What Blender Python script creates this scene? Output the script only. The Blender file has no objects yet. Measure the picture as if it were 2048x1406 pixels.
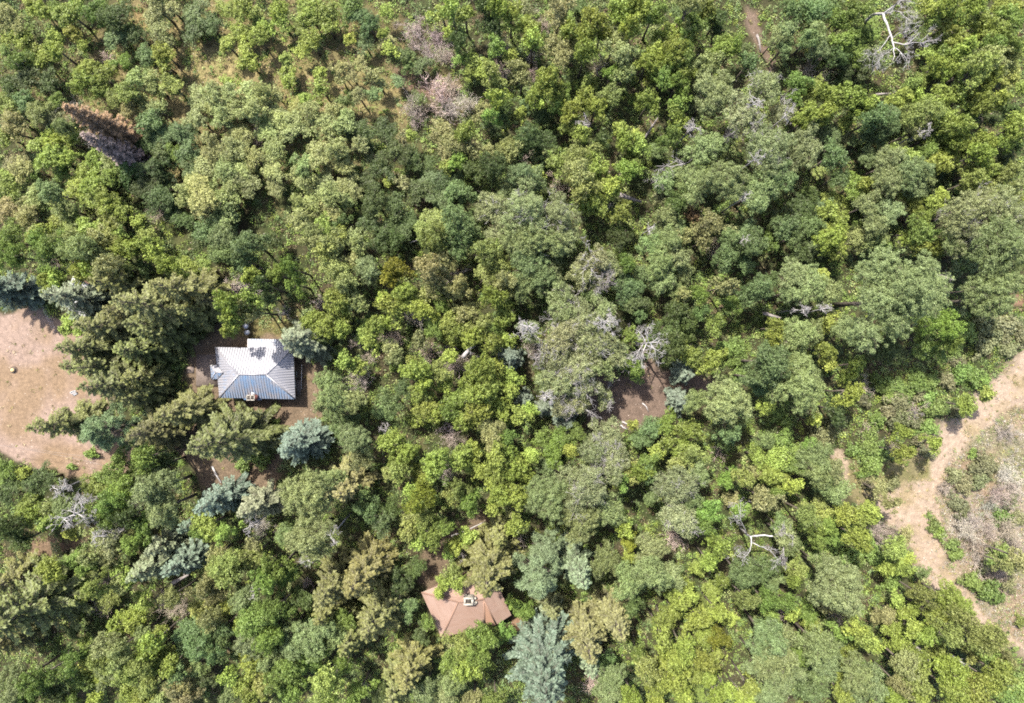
import bpy, math, random
import numpy as np
from mathutils import Vector
R_ = math.radians
sc = bpy.context.scene
# ------------------------------------------------------------------ camera, sky, sun, exposure
CAM_H = 92.0
SCALE = 14.84            # photograph pixels (2048 wide) per metre on the ground
cam = bpy.data.cameras.new('camera'); camo = bpy.data.objects.new('camera', cam)
sc.collection.objects.link(camo); sc.camera = camo
camo.location = (0, 0, CAM_H); camo.rotation_euler = (0, 0, 0)
cam.sensor_width = 36.0; cam.lens = 36.0 * CAM_H / (2048 / SCALE)
cam.clip_start = 0.5; cam.clip_end = 2000
SUN_EL = R_(59); SUN_AZ = math.atan2(-0.56, 0.83)
world = bpy.data.worlds.new('World'); sc.world = world; world.use_nodes = True
wn = world.node_tree.nodes; wl = world.node_tree.links
bgn = next(n for n in wn if n.type == 'BACKGROUND')
sky = wn.new('ShaderNodeTexSky'); sky.sky_type = 'NISHITA'; sky.sun_disc = False
sky.sun_elevation = SUN_EL; sky.sun_rotation = SUN_AZ
wl.new(sky.outputs[0], bgn.inputs[0]); bgn.inputs[1].default_value = 0.125
sky.ozone_density = 0.3; sky.dust_density = 2.5
sun = bpy.data.lights.new('sun', 'SUN'); suno = bpy.data.objects.new('sun', sun)
sc.collection.objects.link(suno)
sun.energy = 4.4; sun.angle = R_(0.7); sun.color = (1.0, 0.94, 0.83)
sd = Vector((0.56 * math.cos(SUN_EL), -0.83 * math.cos(SUN_EL), -math.sin(SUN_EL)))
suno.rotation_euler = sd.to_track_quat('-Z', 'Y').to_euler(); suno.location = (-40, 60, 120)
sc.view_settings.view_transform = 'Standard'; sc.view_settings.look = 'None'
sc.view_settings.gamma = 1.0; sc.view_settings.exposure = 2.13
sc.cycles.max_bounces = 6; sc.cycles.diffuse_bounces = 3; sc.cycles.transmission_bounces = 3
sc.cycles.glossy_bounces = 2; sc.cycles.use_denoising = False; sc.cycles.filter_width = 1.8
rng = np.random.default_rng(7); random.seed(7)
C = sc.collection.objects

def lin(c):
    return tuple((v / 255 / 12.92) if v <= 10 else (((v / 255) + 0.055) / 1.055) ** 2.4 for v in c)
ALB = 0.46               # photographed sunlit value -> base colour
def alb(c, k=1.0):
    l = lin(c); return (l[0] * ALB * k, l[1] * ALB * k, l[2] * ALB * k, 1.0)
def P(px, py, h=0.0):
    s = (CAM_H - h) / CAM_H / SCALE
    return Vector(((px - 1024) * s, -(py - 703) * s, h))
def gz(x, y):            # gentle ground relief
    return 0.18 * np.sin(x * 0.11 + 1.3) * np.cos(y * 0.13 - 0.4) + 0.10 * np.sin(x * 0.31 + y * 0.27) + 0.05 * np.sin(x * 0.9 - y * 0.7)

# ------------------------------------------------------------------ mesh helpers
class MB:
    def __init__(self): self.v = []; self.q = []; self.t = []; self.a = []; self.n = 0; self.c = []
    def add(self, verts, quads=None, tris=None, attr=None, col=None):
        verts = np.asarray(verts, float).reshape(-1, 3)
        if quads is not None and len(quads): self.q.append(np.asarray(quads, int).reshape(-1, 4) + self.n)
        if tris is not None and len(tris): self.t.append(np.asarray(tris, int).reshape(-1, 3) + self.n)
        self.v.append(verts); self.n += len(verts)
        self.a.append(np.full(len(verts), 0.5) if attr is None else np.asarray(attr, float))
        if col is not None: self.c.append(np.asarray(col, float).reshape(-1, 4))
    def box(self, a, b):
        x0, y0, z0 = a; x1, y1, z1 = b
        self.add([(x0,y0,z0),(x1,y0,z0),(x1,y1,z0),(x0,y1,z0),(x0,y0,z1),(x1,y0,z1),(x1,y1,z1),(x0,y1,z1)],
                 [(3,2,1,0),(4,5,6,7),(0,1,5,4),(1,2,6,5),(2,3,7,6),(3,0,4,7)])
    def beam(self, p, q, w, h):
        p = Vector(p); q = Vector(q); d = (q - p).normalized()
        up = Vector((0, 0, 1)) if abs(d.z) < 0.95 else Vector((1, 0, 0))
        s = d.cross(up).normalized() * w / 2; u = s.cross(d).normalized() * h / 2
        self.add([p-s-u, p+s-u, p+s+u, p-s+u, q-s-u, q+s-u, q+s+u, q-s+u],
                 [(0,1,2,3),(7,6,5,4),(0,4,5,1),(1,5,6,2),(2,6,7,3),(3,7,4,0)])
    def tube(self, pts, rads, sides=6, attr=0.5):
        pts = [Vector(p) for p in pts]; vs = []; n = len(pts)
        ref = Vector((0.31, 0.17, 0.93))
        for i, p in enumerate(pts):
            d = (pts[min(i+1, n-1)] - pts[max(i-1, 0)])
            d = d.normalized() if d.length > 1e-6 else Vector((0, 0, 1))
            s = d.cross(ref); s = s.normalized() if s.length > 1e-3 else Vector((1, 0, 0)); u = s.cross(d)
            for k in range(sides):
                a = 2 * math.pi * k / sides
                vs.append(p + (s * math.cos(a) + u * math.sin(a)) * rads[i])
        qs = [(i*sides+k, i*sides+(k+1) % sides, (i+1)*sides+(k+1) % sides, (i+1)*sides+k) for i in range(n-1) for k in range(sides)]
        vs.append(pts[-1]); m = len(vs) - 1
        ts = [((n-1)*sides+k, (n-1)*sides+(k+1) % sides, m) for k in range(sides)]
        vs.append(pts[0]); m0 = len(vs) - 1
        ts += [((k+1) % sides, k, m0) for k in range(sides)]
        self.add(vs, qs, ts, np.full(len(vs), attr))
    def mesh(self, name, mat, smooth=False):
        me = bpy.data.meshes.new(name)
        v = np.concatenate(self.v) if self.v else np.zeros((0, 3))
        q = np.concatenate(self.q) if self.q else np.zeros((0, 4), int)
        t = np.concatenate(self.t) if self.t else np.zeros((0, 3), int)
        me.vertices.add(len(v)); me.vertices.foreach_set('co', v.ravel())
        nl = len(q) * 4 + len(t) * 3
        me.loops.add(nl); me.loops.foreach_set('vertex_index', np.concatenate([q.ravel(), t.ravel()]).astype(np.int32))
        me.polygons.add(len(q) + len(t))
        ls = np.concatenate([np.arange(len(q)) * 4, len(q) * 4 + np.arange(len(t)) * 3]).astype(np.int32)
        me.polygons.foreach_set('loop_start', ls)
        if smooth: me.polygons.foreach_set('use_smooth', np.ones(len(ls), bool))
        at = me.attributes.new('v', 'FLOAT', 'POINT'); at.data.foreach_set('value', np.concatenate(self.a))
        if self.c:
            ca = me.attributes.new('col', 'FLOAT_COLOR', 'POINT'); ca.data.foreach_set('color', np.concatenate(self.c).ravel())
        me.materials.append(mat); me.update(calc_edges=True); me.validate()
        return me

def link(name, data, parent=None, loc=None, color=None):
    o = bpy.data.objects.new(name, data); C.link(o)
    if parent: o.parent = parent
    if loc is not None: o.location = loc
    if color is not None: o.color = color
    return o
def tag(o, label=None, cat=None, group=None, kind=None):
    if label: o['label'] = label
    if cat: o['category'] = cat
    if group: o['group'] = group
    if kind: o['kind'] = kind
    return o
def thing(name, label, cat, loc, rz=0.0, group=None):
    o = bpy.data.objects.new(name, None); C.link(o); o.location = loc; o.rotation_euler = (0, 0, rz)
    o.empty_display_size = 0.3
    return tag(o, label, cat, group)

# ------------------------------------------------------------------ materials
def newmat(name):
    m = bpy.data.materials.new(name); m.use_nodes = True; nt = m.node_tree
    b = next(n for n in nt.nodes if n.type == 'BSDF_PRINCIPLED')
    return m, nt, b
def N(nt, t, **kw):
    n = nt.nodes.new(t)
    for k, v in kw.items(): setattr(n, k, v)
    return n
def mathn(nt, op, a, b=None, clamp=False):
    n = nt.nodes.new('ShaderNodeMath'); n.operation = op; n.use_clamp = clamp
    for i, x in enumerate((a, b)):
        if x is None: continue
        if isinstance(x, (int, float)): n.inputs[i].default_value = x
        else: nt.links.new(x, n.inputs[i])
    return n.outputs[0]
def mixc(nt, f, a, b, blend='MIX'):
    n = nt.nodes.new('ShaderNodeMix'); n.data_type = 'RGBA'; n.blend_type = blend
    for i, x in ((0, f), (6, a), (7, b)):
        if isinstance(x, (int, float)): n.inputs[i].default_value = x
        elif isinstance(x, tuple): n.inputs[i].default_value = x
        else: nt.links.new(x, n.inputs[i])
    return n.outputs[2]
def noise(nt, scale, detail=4, rough=0.6, vec=None, kind='Object'):
    n = nt.nodes.new('ShaderNodeTexNoise'); n.inputs['Scale'].default_value = scale
    n.inputs['Detail'].default_value = detail; n.inputs['Roughness'].default_value = rough
    if vec is None: vec = nt.nodes.new('ShaderNodeTexCoord').outputs[kind]
    nt.links.new(vec, n.inputs['Vector']); return n.outputs['Fac']
def ramp(nt, f, lo, hi):
    n = nt.nodes.new('ShaderNodeMapRange'); n.inputs[1].default_value = lo; n.inputs[2].default_value = hi
    nt.links.new(f, n.inputs[0]); return n.outputs[0]

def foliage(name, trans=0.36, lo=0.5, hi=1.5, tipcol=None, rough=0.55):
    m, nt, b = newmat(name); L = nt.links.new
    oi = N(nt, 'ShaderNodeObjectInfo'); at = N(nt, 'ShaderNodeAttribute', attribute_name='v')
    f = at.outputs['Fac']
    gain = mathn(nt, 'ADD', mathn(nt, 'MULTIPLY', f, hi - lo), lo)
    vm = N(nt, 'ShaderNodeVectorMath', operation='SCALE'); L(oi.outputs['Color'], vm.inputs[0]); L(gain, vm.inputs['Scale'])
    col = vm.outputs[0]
    if tipcol:               # new growth at the twig ends
        col = mixc(nt, mathn(nt, 'MULTIPLY', ramp(nt, f, 0.62, 1.0), 0.6), col, tipcol)
    L(col, b.inputs['Base Color']); b.inputs['Roughness'].default_value = rough
    b.inputs['Specular IOR Level'].default_value = 0.28
    tr = N(nt, 'ShaderNodeBsdfTranslucent'); tc = mixc(nt, 1.0, col, (1.15, 1.12, 0.7, 1), 'MULTIPLY'); L(tc, tr.inputs[0])
    ms = N(nt, 'ShaderNodeMixShader'); ms.inputs[0].default_value = trans
    L(b.outputs[0], ms.inputs[1]); L(tr.outputs[0], ms.inputs[2])
    out = next(n for n in nt.nodes if n.type == 'OUTPUT_MATERIAL'); L(ms.outputs[0], out.inputs[0])
    return m
def bark(name, c1, c2, scale=3.0, rough=0.9):
    m, nt, b = newmat(name)
    f = ramp(nt, noise(nt, scale, 5, 0.65), 0.35, 0.65)
    nt.links.new(mixc(nt, f, c1, c2), b.inputs['Base Color']); b.inputs['Roughness'].default_value = rough
    b.inputs['Specular IOR Level'].default_value = 0.2
    bp = N(nt, 'ShaderNodeBump'); bp.inputs['Strength'].default_value = 0.4; bp.inputs['Distance'].default_value = 0.03
    nt.links.new(noise(nt, scale * 5, 4, 0.7), bp.inputs['Height']); nt.links.new(bp.outputs[0], b.inputs['Normal'])
    return m
M_LEAF = foliage('leaf'); M_FINE = foliage('fine_leaf', trans=0.30, lo=0.6, hi=1.4)
M_NEEDLE = foliage('needle', trans=0.12, lo=0.35, hi=1.75, rough=0.6)
M_BARK = bark('bark', (0.05, 0.04, 0.032, 1), (0.10, 0.085, 0.07, 1))
M_DEAD = bark('bleached_wood', (0.13, 0.12, 0.117, 1), (0.25, 0.238, 0.238, 1), 2.0)
M_GREYWOOD = bark('grey_wood', (0.075, 0.066, 0.062, 1), (0.15, 0.135, 0.13, 1), 2.0)
M_DARKWOOD = bark('dark_wood', (0.025, 0.022, 0.022, 1), (0.05, 0.045, 0.045, 1), 2.0)
def twigmat(name):
    m, nt, b = newmat(name); oi = N(nt, 'ShaderNodeObjectInfo'); at = N(nt, 'ShaderNodeAttribute', attribute_name='v')
    vm = N(nt, 'ShaderNodeVectorMath', operation='SCALE'); nt.links.new(oi.outputs['Color'], vm.inputs[0])
    nt.links.new(mathn(nt, 'ADD', at.outputs['Fac'], 0.5), vm.inputs['Scale'])
    nt.links.new(vm.outputs[0], b.inputs['Base Color']); b.inputs['Roughness'].default_value = 0.85
    b.inputs['Specular IOR Level'].default_value = 0.2
    return m
M_TWIG = twigmat('twig')
# ------------------------------------------------------------------ vegetation prototypes
def unit(n, zmin=-1.0, r=None):
    r = r or rng
    d = r.normal(size=(n * 3 + 20, 3)); d /= np.linalg.norm(d, axis=1)[:, None]
    d = d[d[:, 2] > zmin]
    while len(d) < n:
        e = r.normal(size=(n * 3, 3)); e /= np.linalg.norm(e, axis=1)[:, None]; d = np.concatenate([d, e[e[:, 2] > zmin]])
    return d[:n]
def cards(mb, c, nrm, size, aspect, attr, fold=0.18, axis=None, col=None):
    """leaf cards: folded rhombs centred on c, facing nrm"""
    n = len(c)
    nrm = nrm / (np.linalg.norm(nrm, axis=1)[:, None] + 1e-9)
    a = rng.normal(size=(n, 3)) if axis is None else axis
    t = a - (a * nrm).sum(1)[:, None] * nrm; t /= np.linalg.norm(t, axis=1)[:, None] + 1e-9
    b = np.cross(nrm, t)
    s = np.broadcast_to(np.asarray(size, float), (n,))[:, None]
    v = np.stack([c - t * s, c - b * s * aspect + nrm * s * fold, c + t * s, c + b * s * aspect + nrm * s * fold], 1)
    q = np.arange(n * 4).reshape(n, 4)
    mb.add(v.reshape(-1, 3), q, None, np.repeat(attr, 4), None if col is None else np.repeat(col, 4, 0))

def make_broad(R, hr=0.85, tuft=(.26, .42), leaf=0.13, aspect=0.75, dens=1.5, irr=0.34, zc=None, jitter=0.5, upb=0.3, lobe=(.27, .42), rough=.24, strand=0.0, dead=0, lmax=1.5, twigs=None):
    """a crown built of big lobes, each covered in small tufts of leaf cards"""
    H = zc if zc else R * 1.5 + 2.2
    rl0 = min(lmax, R * (lobe[0] + lobe[1]) / 2); nb = max(5, int(1.25 * (R / rl0) ** 2))
    ph = rng.uniform(0, 6.28, 3); B = []; r = []
    for i in range(nb):                              # lobes: a sunflower spiral over the dome
        f = (i + .4) / nb; a = i * 2.39996 + ph[0] + rng.normal() * .25; q = rl0 * rng.uniform(.78, 1.25)
        out = 1 + irr * (math.sin(2 * a + ph[1]) * .6 + math.sin(3 * a + ph[2]) * .6)
        ro = max(0, (R * out - q * .9)) * math.sqrt(f) * rng.uniform(.9, 1.08)
        B.append((math.cos(a) * ro, math.sin(a) * ro, H + R * hr * (.62 * math.sqrt(max(0, 1 - f)) - .28) + rng.normal() * rough * R)); r.append(q)
    B = np.array(B); r = np.array(r)
    mb = MB(); la = 2 * leaf * leaf * aspect
    for c, q in zip(B, r):
        lt = rng.normal() * .07
        n = int(dens * .40 * 2 * math.pi * q * q / la); d = unit(n, -.5)      # body of the lobe
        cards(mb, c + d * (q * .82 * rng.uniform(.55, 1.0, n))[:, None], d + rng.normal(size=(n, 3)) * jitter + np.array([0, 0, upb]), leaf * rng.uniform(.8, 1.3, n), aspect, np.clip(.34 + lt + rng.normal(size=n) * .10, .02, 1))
        tm = (tuft[0] + tuft[1]) / 2
        for td in unit(max(4, int(2.7 * (q / tm) ** 2)), -.35):
            t = rng.uniform(*tuft); cc = c + td * q * (rng.uniform(.72, 1.15) + (.35 if rng.random() < .18 else 0))
            n = max(6, int(dens * .62 * 2 * math.pi * t * t / la)); d = unit(n, -.3); tt = lt + rng.normal() * .11
            ax = None if not strand else td * np.array([1, 1, .3]) * strand + rng.normal(size=(n, 3)) * .5
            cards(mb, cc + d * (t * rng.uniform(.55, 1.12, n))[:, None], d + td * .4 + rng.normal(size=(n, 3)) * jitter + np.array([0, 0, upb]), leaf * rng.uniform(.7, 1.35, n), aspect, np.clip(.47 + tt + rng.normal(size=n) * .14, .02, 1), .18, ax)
    tb = MB()                                        # tapered trunk with limbs running into the clumps
    tr = 0.06 + 0.035 * R
    bx, by = rng.normal(size=2) * 0.12 * R
    fork = Vector((bx, by, H - R * hr * 0.55))
    tb.tube([(0, 0, -0.3), (bx * .3, by * .3, fork.z * .5), fork], [tr * 1.5, tr, tr * .8], 7)
    for i in rng.choice(len(B), min(len(B), 8 + int(R * 2)), replace=False):
        e = Vector(B[i]); m = fork.lerp(e, .5) + Vector((rng.normal() * .15, rng.normal() * .15, -.12 * R))
        tb.tube([fork, m, fork.lerp(e, 1.0 + 0.5 * r[i] / max(.3, (e - fork).length))], [tr * .55, tr * .35, tr * .08], 5)
    for _ in range(twigs if twigs is not None else int(7 * R)):          # thin bare twigs showing through the leaves
        i = int(rng.integers(nb)); td = unit(1, .0)[0]; s = Vector(B[i] + td * r[i] * .5)
        branch(tb, s, Vector(td) + Vector(rng.normal(size=3)) * .35, float(r[i] * rng.uniform(.6, 1.0)), .022, 1, 1.0, (1, 3), 3, .5, .010)
    db = None
    if dead:
        db = []
        for _ in range(dead):
            lm = MB(); db.append(lm)
            i = int(rng.integers(nb)); e = B[i] + unit(1, 0.1)[0] * r[i]
            s = Vector(B[i]) * .7 + fork * .3
            dirv = (Vector(e) - s).normalized(); dirv.z = max(dirv.z, .25)
            branch(lm, s, dirv, float(rng.uniform(1.1, 2.2)) * (.6 + R * .12), 0.06, 3, .95, thin=.017)
    return mb, tb, db

def branch(mb, p, d, length, rad, depth, wig=0.8, kids=(2, 4), sides=4, attr=0.5, thin=0.012):
    """a bare limb that forks"""
    n = 4; pts = [Vector(p)]; d = Vector(d).normalized()
    for i in range(n):
        d = (d + Vector(rng.normal(size=3)) * 0.16 * wig).normalized()
        pts.append(pts[-1] + d * length / n)
    rads = [max(thin * .6, rad * (1 - 0.62 * i / n)) for i in range(n + 1)]
    mb.tube(pts, rads, sides, attr)
    if depth <= 0: return
    for k in range(int(rng.integers(kids[0], kids[1] + 1))):
        i = int(rng.integers(1, n + 1))
        a = Vector(rng.normal(size=3)); a = (a - a.dot(d) * d).normalized()
        nd = (d * rng.uniform(.45, 1.0) + a * rng.uniform(.5, 1.0)); nd.z += .08
        branch(mb, pts[i], nd, length * rng.uniform(.45, .72), max(rads[i] * .62, thin), depth - 1, wig, kids, max(3, sides - 1), attr, thin)

def make_spruce(R, H, whorl=0.52, nbr=7, card=0.15, droop=0.34, sparse=1.0, gap=0.08):
    mb = MB(); tb = MB()
    tb.tube([(0, 0, -.3), (0, 0, H * .5), (0, 0, H * .985)], [.05 + R * .07, .03 + R * .04, .02], 7)
    z = H * 0.07; cs = []; ns = []; ss = []; vs = []; ax = []
    lop = rng.uniform(0, 6.28); 
    while z < H * 0.985:
        f = z / H
        L0 = R * (1 - f) ** 0.82 * (1 if f > .12 else .75 + 2 * f) + 0.12
        nb = max(4, int(nbr * (0.55 + 0.45 * (1 - f)) * sparse)); a0 = rng.uniform(0, 6.28)
        for k in range(nb):
            if rng.random() < gap: continue
            a = a0 + 6.283 * k / nb + rng.normal() * .16
            L = L0 * rng.uniform(.62, 1.22) * (1 + .12 * math.sin(a * 2 + lop))
            du = np.array([math.cos(a), math.sin(a), 0]); sv = np.array([-du[1], du[0], 0])
            zb = z + rng.uniform(-.7, .7) * whorl
            dr = droop * (1.15 - 1.3 * f)
            def at(t): return du * (L * t) + np.array([0, 0, zb + L * (.10 * t - dr * t * t + .10 * t ** 4)])
            tb.tube([at(0), at(.5), at(.96)], [.015 + L * .012, .012 + L * .008, .006], 3)
            nt = max(4, int(L / .115)); bv = rng.normal() * .10
            for j in range(nt):
                t = (j + .6 + rng.uniform(-.3, .3)) / nt
                if t < .18: continue
                p = at(t); tan = at(min(1, t + .05)) - at(t - .05); tan /= np.linalg.norm(tan)
                w = L * .25 * (1 - .70 * t) + .13
                for sgn in (-1, 1):
                    m = max(1, int(w / .15))
                    dirv = tan * .72 + sv * sgn * .70 + np.array([0, 0, -.12 + rng.normal() * .10])
                    dirv /= np.linalg.norm(dirv)
                    for u in range(m):
                        q = p + dirv * (w * (u + .6) / m)
                        cs.append(q); ax.append(dirv + rng.normal(size=3) * .12)
                        ns.append(np.array([0, 0, 1.0]) + du * .35 + rng.normal(size=3) * .42)
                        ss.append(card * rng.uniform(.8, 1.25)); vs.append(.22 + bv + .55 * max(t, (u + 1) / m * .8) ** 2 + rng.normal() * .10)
            cs.append(at(1.0)); ax.append(tan); ns.append(np.array([0, 0, 1.0]) + rng.normal(size=3) * .3); ss.append(card * 1.3); vs.append(.85)
        z += whorl * (1.0 - .35 * f)
    for _ in range(10):
        cs.append(np.array([0, 0, H * rng.uniform(.95, 1.0)]) + rng.normal(size=3) * .04); ax.append(np.array([0, 0, 1.0])); ns.append(rng.normal(size=3)); ss.append(card); vs.append(.8)
    cards(mb, np.array(cs), np.array(ns), np.array(ss), .42, np.clip(np.array(vs), .02, 1), .12, np.array(ax))
    return mb, tb, None

def make_pine(R, H, puff=0.5):
    mb = MB(); tb = MB(); lean = Vector((0, 0, 0))
    tb.tube([(0, 0, -.3), (.1, .05, H * .5), (.05, -.05, H * .93)], [.07 + R * .06, .05 + R * .04, .04], 7)
    n = int(30 * (R / 2.2) ** 2 + 25)
    for i in range(n):
        f = (i + .5) / n; z = H * (.30 + .68 * f); rr = R * (1 - f) ** .55 * rng.uniform(.55, 1.05)
        a = i * 2.39996 + rng.normal() * .3
        c = np.array([math.cos(a) * rr, math.sin(a) * rr, z + rng.normal() * .2])
        tb.tube([(0, 0, z - rr * .35 - .2), (c[0] * .5, c[1] * .5, z - rr * .12 - .1), tuple(c)], [.05, .035, .015], 4)
        for s in range(int(rng.integers(1, 3))):
            cc = c + rng.normal(size=3) * .22 * s; m = 130
            d = unit(m, -.45); pr = puff * rng.uniform(.8, 1.15)
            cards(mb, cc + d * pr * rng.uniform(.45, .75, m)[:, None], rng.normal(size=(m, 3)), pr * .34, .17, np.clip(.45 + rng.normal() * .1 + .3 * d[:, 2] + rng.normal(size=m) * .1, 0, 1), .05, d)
    return mb, tb, None

def make_twigs(R, H, n=26, depth=3, thin=0.013, rad=0.03):
    """leafless shrub: a fan of fine forking twigs"""
    mb = MB()
    for k in range(n):
        a = rng.uniform(0, 6.28); o = rng.uniform(.15, 1.25)
        d = Vector((math.cos(a) * o, math.sin(a) * o, 1.0))
        L = min(H, 1.15 * R / max(.35, math.sin(math.atan(o)))) * rng.uniform(.55, .95) * .62
        branch(mb, Vector((rng.normal() * .12 * R, rng.normal() * .12 * R, -.05)), d, L, rad, depth, 1.2, (2, 4), 3, float(rng.uniform(.25, .8)), thin)
    return mb

def make_snag(R, H, nl=9, rad=None, depth=4, low=0.35):
    """standing dead tree: bleached trunk and forking limbs"""
    tb = MB(); lbs = []; rad = rad or .05 + R * .022
    top = Vector((rng.normal() * .08 * R, rng.normal() * .08 * R, H))
    pts = [Vector((0, 0, -.3)), top * .35 + Vector((rng.normal() * .12, rng.normal() * .12, 0)), top * .7, top]
    tb.tube(pts, [rad * 1.5, rad * 1.1, rad * .7, rad * .15], 7)
    a0 = rng.uniform(0, 6.28)
    for k in range(nl):
        f = low + (1 - low) * (k + .5) / nl; p = top * f
        a = a0 + k * 2.4 + rng.normal() * .3
        L = R * (1.05 - .45 * f) * rng.uniform(.75, 1.1) * .62; lb = MB(); lbs.append(lb)
        branch(lb, p, (math.cos(a), math.sin(a), rng.uniform(.15, .7)), L, rad * .75 * (1.15 - .5 * f), depth, 1.2, (2, 4), 5, .5, .016)
    return tb, lbs

PROTO = {}
def reg(key, R, gen, cmat, ctip=None):
    mb, tb, db = gen
    PROTO.setdefault(key, []).append(dict(R=R, crown=mb.mesh('crown', cmat), trunk=tb.mesh('trunk', M_BARK, True),
                                          dead=[d.mesh('dead_limb', M_DEAD, True) for d in db] if db else None))
for R in (1.1, 1.7, 2.4, 3.2):
    for i in range(6):
        reg('maple', R, make_broad(R, .95, (.16, .34), .084, .75, .85, jitter=.8), M_LEAF)
for R in (1.2, 1.8, 2.5):
    for i in range(6):
        reg('oak', R, make_broad(R, .9, (.13, .27), .074, .75, .74, jitter=.95, rough=.28), M_LEAF)
for R in (1.0, 1.6, 2.3):
    for i in range(6):
        reg('broad', R, make_broad(R, .85, (.15, .34), .08, .6, .82, jitter=.85, rough=.28), M_LEAF)
for R in (1.6, 2.4, 3.4, 4.8, 6.2):
    for i in range(4 if R < 4 else 2):
        reg('cotton', R, make_broad(R, .85, (.17, .38), .105, .30, .88, zc=R * 1.55 + 3.0, jitter=.85, twigs=int(16 * R), strand=.9, rough=.10 + .12 / R), M_FINE)
        reg('cottondead', R, make_broad(R, .85, (.17, .36), .105, .30, .64, zc=R * 1.55 + 3.0, jitter=.95, twigs=int(26 * R), strand=.9, rough=.10 + .15 / R, irr=.32, dead=int(3 + 2.2 * R)), M_FINE)
for R, H in ((1.3, 5.5), (2.0, 8.8), (2.6, 11.2), (3.3, 14)):
    for i in range(2):
        reg('spruce', R, make_spruce(R, H), M_NEEDLE); PROTO['spruce'][-1]['H'] = H
for R, H in ((1.0, 3.6), (1.7, 6.5), (2.4, 10), (3.6, 14)):
    for i in range(2):
        reg('bluespruce', R, make_spruce(R, H, .48, 8, .15, .20), M_NEEDLE); PROTO['bluespruce'][-1]['H'] = H
for R, H in ((2.2, 9), (2.9, 11.5)):
    reg('pine', R, make_pine(R, H), M_NEEDLE); PROTO['pine'][-1]['H'] = H
for R in (.6, 1.0, 1.5):
    for i in range(4):
        reg('shrub', R, make_broad(R, .9, (.12, .24), .085, .75, .85, zc=R * .45, jitter=.85, rough=.16, irr=.35), M_LEAF)
BARE = {}
for R in (.8, 1.3, 1.9):
    for i in range(3):
        tb = make_twigs(R, R * 2.0, int(9 + 9 * R), 3)
        BARE.setdefault('twig', []).append((R, tb.mesh('bare_shrub', M_TWIG)))
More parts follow.
